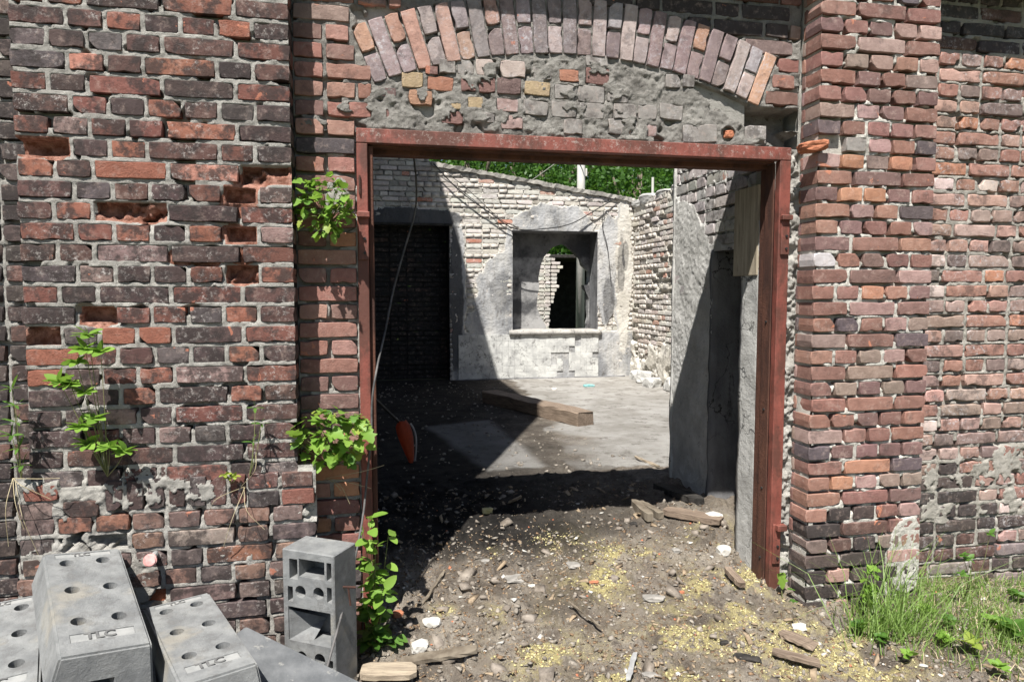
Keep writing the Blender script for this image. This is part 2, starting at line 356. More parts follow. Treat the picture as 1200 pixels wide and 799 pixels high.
# ---------------------------------------------------------------- brick meshes
def brick_mesh(w, h, d, seed, jit=.0035, cham=.005, rough=.0015, spall=0.):
    r = random.Random(seed); bm = bmesh.new(); hw, hh = w/2, h/2
    nx = 6 if w > .2 else (5 if w > .15 else 4)
    P = []
    for i in range(nx): P.append((-hw+w*(i+.0)/nx if i else -hw, -hh))
    for i in range(2): P.append((hw, -hh+h*i/2))
    for i in range(nx): P.append((hw-w*i/nx, hh))
    for i in range(2): P.append((-hw, hh-h*i/2))
    P2 = []
    for (x, z) in P:
        cx = abs(abs(x)-hw) < 1e-6 and abs(abs(z)-hh) < 1e-6
        j = jit*(2.0 if cx and r.random() < .5 else 1)*(3.2 if r.random() < .1 else 1); e_ = .0012 if cx else 0
        s = 1-(j*r.random()+e_)/hw; t = 1-(j*r.random()+e_)/hh
        P2.append((x*s+r.uniform(-1, 1)*.001, z*t))
    c = cham*(1+r.random()*.5); n = len(P2); y0 = spall
    back = [bm.verts.new((x*.98, d, z*.98)) for x, z in P2]
    sid = [bm.verts.new((x, c*1.0+y0+r.uniform(0, .003)+spall*r.uniform(-.5, .3), z)) for x, z in P2]
    sid2 = [bm.verts.new(v.co) for v in sid]
    ed = [bm.verts.new((x*(1-c/hw), y0+r.uniform(0, rough)+spall*r.uniform(-.3, .3), z*(1-c/hh))) for x, z in P2]
    ed2 = [bm.verts.new(v.co) for v in ed]
    inn = [bm.verts.new((x*.8+r.uniform(-1, 1)*.004, y0+r.uniform(-.6, .9)*rough*.8+spall*r.uniform(-.4, .4), z*.5)) for x, z in P2]
    for k in range(n):
        q = (k+1) % n
        bm.faces.new((back[k], back[q], sid[q], sid[k]))
        for A, B in ((sid2, ed), (ed2, inn)):
            f = bm.faces.new((A[k], A[q], B[q], B[k])); f.smooth = True
    cA = bm.verts.new((-hw*.35, y0+r.uniform(-.5, .5)*rough, 0)); 
    for k in range(n):
        f = bm.faces.new((inn[k], inn[(k+1) % n], cA)); f.smooth = True
    me = bpy.data.meshes.new('brick'); bm.normal_update()
    bm.to_mesh(me); bm.free(); return me
J = .012
LEN = {'S': .250, 'H': .119, 'T': .1845}
_bm = {}
def get_brick(kind, mat, v, d=.12, old=False, spall=0.):
    key = (kind, mat.name, v, d, old, spall)
    if key not in _bm:
        me = brick_mesh(LEN[kind], .065, d, hash((kind, v, old)) % 9999 if False else (ord(kind)*31+v*7+(97 if old else 0)),
                        .005 if old else .0026, .0036 if old else .0022, .0022 if old else .0012, spall)
        me.materials.append(mat); _bm[key] = me
    return _bm[key]
class Wall:
    """collects bricks of one wall; makes 'brick' parts for those in view and one joined part for the rest"""
    def __init__(s, name, label, loc, mat, pal, axis='y', cat='brick wall', old=False, depth=.12, group=None):
        s.t = thing(name, label, cat, loc, 0, group); s.loc = Vector(loc); s.mat = mat; s.pal = pal; s.rects = []; s.B = []; s.axis = axis; s.old = old; s.depth = depth
    def p3(s, u, z, h=0):      # h = outwards from the face
        if s.axis == 'y': return Vector((u, s.loc.y-h, z))
        return Vector((s.loc.x-h, u, z))
    def add(s, kind, u0, z0, w=None, h=.065, ang=0, mat=None, col=None, spall=0., missing=False, tilt=None, push=None, centre=False, stretchd=None):
        w = w or LEN[kind]
        cu, cz = (u0, z0) if centre else (u0+w/2, z0+h/2)
        s.rects.append((cu, cz, w, h, ang, missing))
        if missing: return
        col = col or s.pal(cu, cz); pj = rnd.uniform(-.003, .004) if push is None else push
        s.B.append((kind, cu, cz, w, h, ang, mat or s.mat, col, spall, tilt if tilt is not None else rnd.gauss(0, .006), pj))
    def finish(s, limit=290, minpx=9):
        vis = []; rest = []
        for b in s.B:
            x, y, z = pix(s.p3(b[1], b[2]))
            inn = z > .1 and -15 < x < 1215 and -15 < y < 815; on = z > .1 and -500 < x < 1750 and -300 < y < 1000
            (vis if on else rest).append((-(F*b[3]/max(z, .1))*(1 if inn else .02) if on else 0, len(vis)+len(rest), b))
        vis.sort(key=lambda q: q[0]); rest += vis[limit:]; vis = vis[:limit]
        rot0 = 0 if s.axis == 'y' else -math.pi/2
        for _, _, (kind, cu, cz, w, h, ang, mat, col, sp, ti, pj) in vis:
            me = get_brick(kind, mat, rnd.randrange(7), s.depth, s.old, sp)
            p = s.p3(cu, cz, pj)-s.loc
            fl = rnd.choice((0, math.pi))
            mtx = Matrix.Rotation(rot0, 4, 'Z') @ Matrix.Rotation(-ang+ti+fl, 4, 'Y')
            place('brick', me, s.t, None, p, mtx.to_euler(), (w/LEN[kind], 1, h/.065), col)
        if rest:
            V = []; T = []; n = 0; cols = []
            base = np.array([(-.5, .0, -.5), (.5, .0, -.5), (.5, .0, .5), (-.5, .0, .5), (-.5, 1, -.5), (.5, 1, -.5), (.5, 1, .5), (-.5, 1, .5)])
            fc = np.array([(0, 1, 2, 3), (1, 5, 6, 2), (5, 4, 7, 6), (4, 0, 3, 7), (3, 2, 6, 7), (4, 5, 1, 0)])
            for _, _, (kind, cu, cz, w, h, ang, mat, col, sp, ti, pj) in rest:
                ca, sa = math.cos(ang), math.sin(ang); q = base*np.array([w, s.depth, h])
                uu = q[:, 0]*ca-q[:, 2]*sa+cu; zz = q[:, 0]*sa+q[:, 2]*ca+cz
                if s.axis == 'y': P = np.stack([uu-s.loc.x, q[:, 1]-pj, zz-s.loc.z], -1)
                else: P = np.stack([q[:, 1]-pj, uu-s.loc.y, zz-s.loc.z], -1)
                V.append(P); T.append((fc if s.axis == 'y' else fc[:, ::-1])+n); n += 8
            me = np_mesh('brick_courses', np.concatenate(V), np.concatenate(T)); c0 = tuple(float(q) for q in np.mean([b_[2][7] for b_ in rest], axis=0))
            place('brick_courses', me, s.t, s.mat, None, None, None, c0, 'stuff')
    def field(s, u0, u1, z0, z1, res, mat, name='mortar', joint=-.008, jn=.006, gap=.0, smear=None, sh=.004, deep=-.05, extra=None, attrs=None, cut=None):
        u = np.arange(u0, u1+res, res); z = np.arange(z0, z1+res, res); U_, Z_ = np.meshgrid(u, z, indexing='ij')
        ins = np.zeros(U_.shape, np.int8)
        for (cu, cz, w, h, ang, mis) in s.rects:
            rr = (w+h)/2+.01
            i0, i1 = np.searchsorted(u, (cu-rr, cu+rr)); j0, j1 = np.searchsorted(z, (cz-rr, cz+rr))
            if i1 <= i0 or j1 <= j0: continue
            du = U_[i0:i1, j0:j1]-cu; dz = Z_[i0:i1, j0:j1]-cz; ca, sa = math.cos(ang), math.sin(ang)
            a = abs(du*ca+dz*sa); b = abs(-du*sa+dz*ca); m = (a < w/2-.005) & (b < h/2-.005)
            ins[i0:i1, j0:j1][m] = 2 if mis else 1
        sd = int(abs(s.loc.x*37+s.loc.y*91+13)) % 50
        n1 = fbm(U_, Z_, .05, sd+3, 3); n2 = fbm(U_, Z_, .018, sd+9, 2)
        H = joint+(n1-.5)*jn*2.2+(n2-.5)*jn*1.2
        if gap > 0:
            gm = sst(1-gap-.06, 1-gap+.03, fbm(U_, Z_, .09, sd+17, 3)*1.25); H = H+(-.035-H)*gm
        H = np.where(ins == 1, deep, H)
        if s.rects: H = np.where(ins == 2, -.055+(n1-.5)*.03, H)
        keep = (ins != 1)
        if smear is not None:
            sm = smear(U_, Z_); t = sst(.46, .56, sm)
            hs = sh+(fbm(U_, Z_, .12, sd+31, 4)-.5)*sh*2.5+(n2-.5)*.008
            H = np.where(ins == 1, np.where(t > .5, hs, H), H+(hs-H)*t); keep |= t > .5
        if extra is not None: H, keep = extra(U_, Z_, H, keep)
        kf = keep[:-1, :-1] | keep[1:, :-1] | keep[1:, 1:] | keep[:-1, 1:]
        if cut is not None: kf &= ~cut(U_[:-1, :-1]+res/2, Z_[:-1, :-1]+res/2)
        idx = np.arange(U_.size).reshape(U_.shape)
        Q = np.stack([idx[:-1, :-1], idx[1:, :-1], idx[1:, 1:], idx[:-1, 1:]], -1)[kf]
        used = np.unique(Q); mp = np.zeros(U_.size, int); mp[used] = np.arange(len(used)); Q = mp[Q]
        if s.axis == 'y': V = np.stack([U_-s.loc.x, -H, Z_-s.loc.z], -1).reshape(-1, 3)[used]
        else: V = np.stack([-H, U_-s.loc.y, Z_-s.loc.z], -1).reshape(-1, 3)[used]; Q = Q[:, ::-1]
        A = {k: f(U_, Z_).ravel()[used] for k, f in (attrs or {}).items()}
        return place(name, np_mesh(name, V, Q, True, A), s.t, mat)
    def core(s, boxes, mat, name='core'):
        bm = bmesh.new()
        for b in boxes: bx(bm, *b, M=Matrix.Translation(-s.loc))
        return from_bm(name, bm, mat, s.t)

def pick(L):
    t = rnd.random()*sum(a for a, _ in L)
    for a, c in L:
        t -= a
        if t <= 0: break
    k = rnd.uniform(.82, 1.2); return tuple(min(.9, x*k*rnd.uniform(.96, 1.04)) for x in c)
PAL_L = [(5, (0.077, 0.051, 0.049)), (4, (0.119, 0.066, 0.057)), (4, (0.191, 0.080, 0.062)), (2, (0.108, 0.090, 0.089)), (1.6, (0.274, 0.113, 0.077)), (1, (0.283, 0.194, 0.176)), (.5, (0.414, 0.197, 0.148))]
PAL_P = [(5, (0.258, 0.139, 0.116)), (3, (0.322, 0.174, 0.132)), (3, (0.208, 0.125, 0.113)), (1.5, (0.392, 0.261, 0.238)), (.06, (0.558, 0.558, 0.558)), (.8, (0.436, 0.222, 0.139)), (.8, (0.120, 0.096, 0.101)), (1.4, (0.289, 0.218, 0.182))]
PAL_R = [(4, (0.323, 0.178, 0.139)), (3, (0.298, 0.209, 0.179)), (3, (0.429, 0.271, 0.224)), (.7, (0.634, 0.523, 0.474)), (.6, (0.481, 0.231, 0.145)), (1.2, (0.196, 0.148, 0.135)), (2, (0.374, 0.281, 0.245))]
PAL_A = [(2.5, (.26, .2, .2)), (4, (0.426, 0.339, 0.327)), (3, (0.362, 0.313, 0.325)), (1.6, (0.461, 0.301, 0.239)), (1.5, (0.259, 0.222, 0.222))]
PAL_D = [(4, (0.061, 0.049, 0.046)), (3, (0.091, 0.070, 0.063)), (2, (0.133, 0.075, 0.063)), (1, (0.242, 0.181, 0.155))]
PAL_B = [(1, (.52, .5, .45)), (1, (.6, .57, .52)), (.6, (.4, .375, .34)), (.12, (.5, .24, .16))]

def fill_course(W, z, u0, u1, pat, first=None, skip=None, **k):
    """lays the pattern string between u0 and u1"""
    u = u0; i = 0; pat = list(pat)
    while u < u1-.04:
        kd = pat[i % len(pat)]; i += 1; w = LEN[kd]
        if u+w > u1-.002:
            w = u1-u
            if w < .05: break
            kd = 'S' if w > .22 else ('T' if w > .15 else 'H')
        if not (skip and skip(u+w/2, z+.03)): W.add(kd, u, z, w, **k)
        u += w+J+(rnd.uniform(-.002, .002) if u+w < u1-.1 else 0)

# ================================================================ LEFT BRICK PIER
YP = -.15
def pal_left(u, z): return pick(PAL_L)
WL = Wall('brick_pier', 'wide pier of dark burnt bricks standing left of the doorway, with broken bricks and weeds', (-.8, YP, 0), MB_dark, pal_left, cat='brick pier')
LX0, LX1 = -1.30, -.318; pz = .0788; z0L = 2.383
def near_px(lst, tol=14):
    P = [(at(x, y, YP), k) for x, y, k in lst]
    def f(u, z):
        for p, k in P:
            if abs(p.x-u) < .055 and abs(p.z-z) < .036: return k
    return f
special = near_px([(33, 174, 'm'), (60, 176, 's'), (150, 250, 's'), (172, 252, 's'), (274, 234, 'm'), (300, 210, 's'), (272, 272, 'm'), (290, 213, 's'), (212, 301, 's'),
                   (281, 325, 's'), (113, 374, 'm'), (283, 300, 'm'), (150, 198, 'c'), (55, 400, 's'), (50, 450, 'c'), (150, 400, 'c'), (190, 398, 'c'), (236, 44, 'c'), (275, 45, 'c'), (55, 425, 'c')])
def left_course(z, kind):
    L = {'A': 'THHHHHH', 'B': 'HHSST'}[kind]
    if kind == 'A' and rnd.random() < .2: L = 'THHSHH'
    if kind == 'B' and rnd.random() < .25: L = 'HHHHST'
    u = LX0+rnd.uniform(-.006, .006)
    for j, kd in enumerate(L):
        w = LEN[kd] if j < len(L)-1 else LX1-u
        sp = special(u+w/2, z+.032)
        if sp == 'm': WL.add(kd, u, z, w, missing=True)
        elif sp == 's': WL.add(kd, u, z, w, missing=True); SP.append((u+w/2, z+.032, w))
        elif sp == 'c': WL.add(kd, u, z, w, mat=MB_spall, col=(.38, .15, .1))
        else: WL.add(kd, u, z, w)
        u += w+J
SP = []
k = 0; z = z0L
while z > .86: left_course(z-.072, 'AB'[(k+1) % 2]); z -= pz; k += 1
z = z0L+pz; k = 0
while z < 3.3: left_course(z-.072, 'AB'[k % 2]); z += pz; k += 1
# plinth: a rowlock course, then plain courses
PAL_PL = [(4, (0.110, 0.087, 0.081)), (3, (0.165, 0.116, 0.106)), (2, (0.220, 0.136, 0.106)), (1.5, (0.264, 0.204, 0.176)), (.8, (0.308, 0.145, 0.097))]
PX0, PX1, YQ = -1.34, -.255, -.018     # plinth stands a little proud of the pier
PB = {}
zr = .715
u = PX0+.3
WL.add('H', PX0+.02, zr+.055, .12, push=.02, mat=MB_spall, col=(.3, .12, .09)); WL.add('H', PX0+.15, zr-.015, .13, push=.02); WL.add('H', PX0+.0, zr-.015, .12, push=.018)
while u < PX1-.3:
    WL.add('H', u+.033, zr+.062, .122, .062, ang=math.pi/2, centre=True, push=.02, col=pick(PAL_L)); u += .076
WL.add('H', PX1-.26, zr+.06, .12, push=.02); WL.add('H', PX1-.13, zr+.058, .125, push=.02)
WL.add('H', PX1-.26, zr-.015, .12, push=.022, col=(.07, .06, .06)); WL.add('H', PX1-.13, zr-.012, .13, push=.024, mat=MB_spall, col=(.3, .13, .1))
z = zr-.078+.065
k = 0
while z > -.25:
    pt = ['HHHHHHHHH', 'HSHSHST', 'SHHHSHH'][k % 3]
    u = PX0+rnd.uniform(-.02, .02); i = 0
    while u < PX1-.05:
        kd = pt[i % len(pt)]; i += 1; w_ = LEN[kd]
        if u+w_ > PX1-.01: w_ = PX1-u+rnd.uniform(-.01, .01); kd = 'S' if w_ > .22 else ('T' if w_ > .15 else 'H')
        if w_ < .05: break
        pp = at(200, 703, YP)
        if abs(u+w_/2-pp.x) < .07 and abs(z-.033-pp.z) < .04: WL.add('H', u, z-.065, w_, mat=MB_spall, col=(.5, .17, .09), push=-.015)
        elif .3 < z < .7 and abs(u+w_/2-(-1.12+(.55-z)*.2)) < .05: WL.add(kd, u, z-.065, w_, missing=True)
        else: WL.add(kd, u, z-.065, w_, push=.02+rnd.uniform(-.004, .004), col=pick(PAL_PL))
        u += w_+J
    z -= .0772; k += 1
def smear_left(U_, Z_):
    low = sst(.95, .78, Z_)*sst(-.55, -.75, U_)*sst(.66, .78, Z_)
    n = fbm(U_, Z_, .1, 71, 4)
    s = .27+.6*(n-.5)+.17*low+.12*(fbm(U_, Z_, .03, 73, 3)-.5)*2+.07*sst(.86, .8, Z_)
    s = s+.12*sst(.8, .65, Z_)*sst(-.4, -1.0, U_)
    return s
DM = [at(x, y, YP) for x, y in ((33, 174), (60, 176), (150, 250), (172, 252), (274, 234), (300, 210), (272, 272), (290, 213), (212, 301), (281, 325), (113, 374), (283, 300), (240, 305), (262, 250), (285, 245))]
def clay_mask(U_, Z_):
    m = np.zeros_like(U_)
    for (cu, cz, w, h, a, mis) in WL.rects:
        if mis and cz > .86: m = np.maximum(m, (abs(U_-cu) < w/2+.002)*(abs(Z_-cz) < h/2+.004)*.75)
    for p in DM: m = np.maximum(m, .8*np.exp(-((U_-p.x)**2/.004+(Z_-p.z)**2/.0016)**2))
    return m
def extra_left(U_, Z_, H, keep):
    n = fbm(U_, Z_, .06, 201, 4); n2 = fbm(U_, Z_, .025, 203, 3)
    for (cu, cz, w) in SP:
        e = (abs(U_-cu) < w/2+.002)*(abs(Z_-cz) < .036); H = np.where(e, -.012-.05*sst(.42, .6, n)+(n2-.5)*.014, H)
    for p in DM:
        e = np.exp(-((U_-p.x)**2/.004+(Z_-p.z)**2/.0022)**2); H = H-np.where(keep, e*(.012+.03*(n-.3)), 0)
    pl = sst(.85, .835, Z_); H = H+pl*.018
    c = -1.10+(.55-Z_)*.25+(fbm(U_, Z_, .05, 77, 3)-.5)*.12
    cr = sst(.022, .008, abs(U_-c))*sst(.74, .7, Z_)*sst(.40, .46, Z_)
    H = H-.07*cr; return H, keep
WL.field(PX0, PX1, -.3, 3.3, .0055, MO_pier, joint=-.004, jn=.006, gap=.12, smear=smear_left, sh=.003, extra=extra_left, attrs={'clay': clay_mask},
         cut=lambda u, z: (z > .86) & ((u > LX1-.006) | (u < LX0+.004)))
WL.core([(LX0+.02, LX1-.02, YP+.125, .45, -.4, 3.3), (PX0+.03, PX1-.03, YP+.07, .1, -.4, .84)], MO_grey)
# right flank of the pier (faces the doorway)
WLs_r = []
WL.finish()
def flank(parent, loc0, x, y0, y1, z0, z1, mat, face=1):
    """coarse rough joint surface on a flank; bricks run through"""
    ys = np.arange(y0, y1+.012, .012); zs = np.arange(z0, z1, .012); A, B = np.meshgrid(ys, zs, indexing='ij')
    H = (fbm(A, B, .05, 5, 3)-.5)*.012
    idx = np.arange(A.size).reshape(A.shape); Q = np.stack([idx[:-1, :-1], idx[1:, :-1], idx[1:, 1:], idx[:-1, 1:]], -1).reshape(-1, 4)
    if face < 0: Q = Q[:, ::-1]
    V = np.stack([np.full(A.shape, x)+face*H-loc0.x, A-loc0.y, B-loc0.z], -1).reshape(-1, 3)
    return place('flank_mortar', np_mesh('flank_mortar', V, Q, True), parent, mat)
flank(WL.t, WL.loc, LX1-.008, YP+.012, .01, .84, 3.3, MO_black)  # flank joints near black, unlike the grey front mortar
WL.finish = None

# neighbouring bay left of the pier
WN = Wall('brick_wall', 'strip of dark recessed brickwork at the far left edge beyond the burnt brick pier', (-1.9, 0, 0), MB_dark, lambda u, z: pick(PAL_D), cat='brick wall')
z = -.2; k = 0
while z < 3.2: fill_course(WN, z, -2.6, -1.25, ['HHHHHH', 'SHSS'][k % 2]); z += .0785; k += 1
WN.field(-2.6, -1.28, -.3, 3.2, .010, MO_grey, joint=-.008, gap=.2); WN.core([(-2.6, -1.31, .03, .45, -.4, 3.2)], MO_grey); WN.finish(290)

# ================================================================ DOORWAY BAY (arch, tympanum, jamb strip)
AC = Vector((.900, 0, .30)); AR = 2.325; AH = .252      # arch centre and inner radius
A0, A1 = -.395, .395
def in_arch(u, z, pad=0.):
    du, dz = u-AC.x, z-AC.z; r = math.hypot(du, dz); a = math.atan2(du, dz)
    return AR-pad < r < AR+AH+pad and A0-pad/AR < a < A1+pad/AR
def pal_bay(u, z):
    if z > 2.75 and .45 < u < 1.95: return pick([(3, (.06, .05, .05)), (1, (.13, .07, .055))])  # bricks coloured dark to deepen the shade under the cornice
    if z > 2.66: return pick(PAL_P if rnd.random() < .6 else PAL_R)
    return pick([(3, (.3, .15, .12)), (2, (.37, .21, .17)), (2, (.22, .13, .11)), (.5, (.1, .085, .09)), (.5, (.46, .23, .14))])
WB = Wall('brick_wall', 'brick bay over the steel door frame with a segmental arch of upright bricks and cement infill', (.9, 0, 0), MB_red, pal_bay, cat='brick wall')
zb = [-.2+.0776*i+.012 for i in range(50)]
off = 2.608-2.608//.0776*.0776
def course_z(z): return z
z = 2.608-.0776*36; k = 0
while z < 3.04:
    if z > -.2:
        zz = z+.006
        # strip left of the frame
        pts = ['S', 'HH'][k % 2]
        if zz+.03 < 2.30 or True:
            lim = -.078
            if zz > 2.235: lim = None
            if lim is not None: fill_course(WB, zz, -.322, lim, pts)
        if zz > 2.235:
            # left spandrel, stops at the skewback
            r_in = [u for u in np.arange(-.3, 1, .01) if in_arch(u, zz+.035, .012)]
            e = -.005 if zz < 2.46 else (min(r_in)-.005 if r_in else None)
            if e is None or zz > AC.z+AR+AH-.02: e = 2.01
            if zz <= AC.z+(AR+AH)*math.cos(A1)+.01 or e > 1.9: fill_course(WB, zz, -.322, min(e, 2.01), ['HSSH', 'HH'][k % 2])
            else:
                x = AC.x-math.sqrt(max(0, (AR+AH+.01)**2-(zz-AC.z)**2)); fill_course(WB, zz, -.322, x-.005, 'SH')
                x2 = AC.x+math.sqrt(max(0, (AR+AH+.01)**2-(zz+.065-AC.z)**2)); fill_course(WB, zz, x2+.01, 2.01, ['HS', 'SH'][k % 2])
            if zz <= AC.z+(AR+AH)*math.cos(A1)+.01 and zz > 2.42 and e < 1.9:
                r2 = [u for u in np.arange(1.2, 2.0, .005) if in_arch(u, zz+.035, .012)]
                if r2: fill_course(WB, zz, max(r2)+.008, 2.008, ['SH', 'HS'][k % 2])
    z += .0776; k += 1
# the arch ring
N = 28
for i in range(N):
    a = A0+(A1-A0)*(i+.5)/N
    pale = abs(a) < .27
    def colr():
        if a < -.27: return pick([(3, (.42, .25, .19)), (2, (.33, .26, .26))])
        if a > .2 and rnd.random() < .25: return pick([(1, (.48, .28, .2))])
        return pick(PAL_A)
    th = AR*(A1-A0)/N-.001
    def rad(r0, ln, kd):
        r = r0+ln/2; WB.add(kd, AC.x+r*math.sin(a), AC.z+r*math.cos(a), ln, th, ang=math.pi/2-a, mat=MB_arch, col=colr(), centre=True, tilt=rnd.gauss(0, .008), push=.004+rnd.uniform(-.003, .004))
    if i % 2: rad(AR, .25, 'S')
    else: rad(AR, .119, 'H'); rad(AR+.131, .119, 'H')
# tympanum bricks seen in the cement (photo pixels: x0, y0, x1, y1, colour)
sc = 280/1200; TY = [(303, 237, 412, 310, 'y'), (432, 258, 565, 325, 'o'), (338, 325, 458, 398, 'p'), (185, 315, 275, 355, 'd'), (548, 390, 602, 420, 'y'), (635, 358, 712, 415, 'y'),
  (500, 432, 612, 492, 'r'), (650, 440, 775, 485, 'g'), (800, 455, 912, 520, 'k'), (780, 370, 888, 432, 'k'), (912, 380, 1040, 450, 'g'), (1055, 383, 1185, 460, 'g'), (918, 285, 1050, 350, 'y'),
  (1070, 295, 1185, 370, 'g'), (600, 262, 675, 330, 'r'), (690, 262, 775, 335, 'r'), (782, 268, 905, 345, 'd'), (675, 172, 782, 250, 'w'), (798, 180, 925, 262, 'w'), (580, 172, 668, 245, 'g'), (492, 172, 575, 240, 'g'), (420, 205, 485, 245, 'r'),
  (965, 205, 1060, 270, 'g'), (1095, 225, 1195, 282, 'o'), (192, 415, 242, 460, 'r')]
TY = [(400+a*sc, 30+b*sc, 400+c*sc, 30+d*sc, e) for a, b, c, d, e in TY]
s2 = .25; TY += [(660+a*s2, 40+b*s2, 660+c*s2, 40+d*s2, e) for a, b, c, d, e in [(105, 158, 220, 235, 'r'), (68, 245, 198, 320, 'g'), (205, 258, 310, 320, 'g'), (75, 325, 195, 395, 'g'), (235, 330, 345, 400, 'g'), (350, 335, 440, 400, 'g'),
  (105, 100, 215, 150, 'g'), (360, 425, 440, 480, 'k'), (560, 428, 722, 508, 'g'), (450, 330, 560, 400, 'g'), (480, 190, 555, 250, 'g'), (850, 430, 955, 515, 'g'), (560, 190, 615, 250, 'g'), (0, 400, 90, 470, 'g'), (210, 400, 350, 470, 'g')]]
TC = {'y': (.55, .42, .26), 'o': (.5, .24, .16), 'p': (.52, .3, .2), 'd': (.22, .15, .14), 'r': (.3, .17, .15), 'k': (.38, .27, .25), 'g': (.3, .28, .26), 'w': (.48, .4, .36)}
for a, b, c, d, e in TY:
    p = at(a, d, 0); q = at(c, b, 0); ww, hh = abs(q.x-p.x), abs(q.z-p.z)
    WB.add('S' if ww > .17 else 'H', min(p.x, q.x), min(p.z, q.z), ww, hh, mat=MB_pale if e in 'gwk' else MB_spall, col=TC[e], tilt=rnd.gauss(0, .03), push=rnd.uniform(-.002, .006))
hole_c = at(854, 157, 0)
def smear_bay(U_, Z_):
    r = np.hypot(U_-AC.x, Z_-AC.z)
    ty = sst(.0, .015, AR-.012-r)*sst(2.25, 2.265, Z_)
    n = fbm(U_, Z_, .07, 81, 4)
    s = .28+(n-.5)*.35+ty*.2
    jl = sst(2.32, 2.2, Z_)*sst(2.05, 1.85, Z_)*sst(-.22, -.12, U_)*0
    b = at(390, 222, 0); s = s+.35*np.exp(-((U_-b.x)**2+(Z_-b.z)**2)/.006)
    return s+.3*sst(1.965, 1.975, U_)*sst(2.3, 2.26, Z_)
def extra_bay(U_, Z_, H, keep):
    r = np.hypot(U_-AC.x, Z_-AC.z); ty = sst(.0, .02, AR-.012-r)*sst(2.24, 2.26, Z_)*sst(-.03, .0, U_)
    big = (fbm(U_, Z_, .13, 91, 4)-.5)
    H = H+ty*(np.round((big+.5)*9)/9*.018-.007+(fbm(U_, Z_, .03, 92, 3)-.5)*.005)
    # smooth grey cement cone and the dark hollow to its right
    cone = sst(.10, .0, (U_-1.62)+.0*(Z_))*0
    a = at(800, 95, 0); b = at(872, 148, 0)
    t = (U_-a.x)/(b.x-a.x); line = a.z+(b.z-a.z)*t+(fbm(U_, Z_, .06, 95, 3)-.5)*.03
    hol = sst(.0, .02, Z_-line)*sst(0, .015, AR-.01-r)*sst(a.x, a.x+.08, U_)
    hol = np.maximum(hol, sst(1.775, 1.79, U_)*sst(2.445, 2.435, Z_)*sst(2.335, 2.35, Z_+(fbm(U_, Z_, .05, 97, 3)-.5)*.05))
    H = H-hol*(.13+.0*H)*(1-.0)
    hc = sst(.036, .028, np.hypot((U_-hole_c.x), (Z_-hole_c.z)))
    H = H-hc*.07
    rag = sst(2.33, 2.30, Z_)*sst(1.76, 1.80, U_)*sst(2.25, 2.26, Z_); H = H+rag*(fbm(U_, Z_, .03, 99, 3)-.2)*.04
    return H, keep | (hol > .3) | (hc > .3)
WB.rects = [r for r in WB.rects if not (1.80 < r[0] < 2.0 and 2.34 < r[1] < 2.43 and r[4] == 0)]
WB.B = [b for b in WB.B if not (1.80 < b[1] < 2.0 and 2.34 < b[2] < 2.43 and b[5] == 0)]
WB.field(-.325, 2.012, 2.245, 3.05, .0055, MO_cement, joint=-.006, jn=.007, gap=.12, smear=smear_bay, sh=.004, extra=extra_bay)
WB.field(-.325, -.066, -.2, 2.25, .0065, MO_grey, joint=-.009, jn=.006, gap=.35, smear=smear_bay, sh=.002)
WB.field(1.965, 2.02, -.2, 2.25, .0065, MO_grey, 'jamb_mortar', joint=.0, jn=.03)
WB.core([(-.36, -.068, .03, .3, -.4, 2.26), (-.36, 2.02, .16, .3, 2.26, 3.2), (-.36, 1.74, .03, .16, 2.27, 3.2), (1.74, 2.02, .03, .16, 2.47, 3.2), (1.972, 2.05, .03, .3, -.4, 2.26)], MO_grey)
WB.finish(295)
# flush band closing the recess above the arch
bm = bmesh.new(); bx(bm, -.33, 2.0, YP, -.002, 3.052, 3.23, .006, Matrix.Translation(-WB.loc)); from_bm('cornice', bm, MO_grey, WB.t)
bm = bmesh.new(); bx(bm, -.33, 2.0, .001, .3, 3.202, 3.232, 0, Matrix.Translation(-WB.loc)); from_bm('coping', bm, MO_grey, WB.t)
# concrete reveal of the doorway, seen right of the frame
def rough_box(name, x0, x1, y0, y1, z0, z1, mat, parent, amp=.008, res=.03, seed=1, loc=Vector((0, 0, 0))):
    bm = bmesh.new(); bx(bm, x0, x1, y0, y1, z0, z1)
    for ax, (a, b) in enumerate(((x0, x1), (y0, y1), (z0, z1))):
        n = max(1, min(80, int((b-a)/res)))
        for i in range(1, n):
            co_ = [0, 0, 0]; no = [0, 0, 0]; co_[ax] = a+(b-a)*i/n; no[ax] = 1
            bmesh.ops.bisect_plane(bm, geom=bm.verts[:]+bm.edges[:]+bm.faces[:], plane_co=co_, plane_no=no)
    bm.normal_update()
    V = np.array([v.co[:] for v in bm.verts]); q = fbm(V[:, 0]+V[:, 1]*1.3, V[:, 2]+V[:, 1]*.7, .11, seed, 4)-.5
    for v, k_ in zip(bm.verts, q): v.co += v.normal*float(k_)*amp*2
    bmesh.ops.translate(bm, verts=bm.verts, vec=-loc)
    return from_bm(name, bm, mat, parent, True)
rough_box('reveal', 1.932, 2.05, .175, .36, -.1, 1.93, MP_grey, WB.t, .010, .025, 4, WB.loc)
rough_box('reveal', -.3, -.012, .175, .36, -.1, 2.26, MP_black, WB.t, .006, .05, 5, WB.loc)  # coloured near black for the shaded side; the opposite reveal is grey

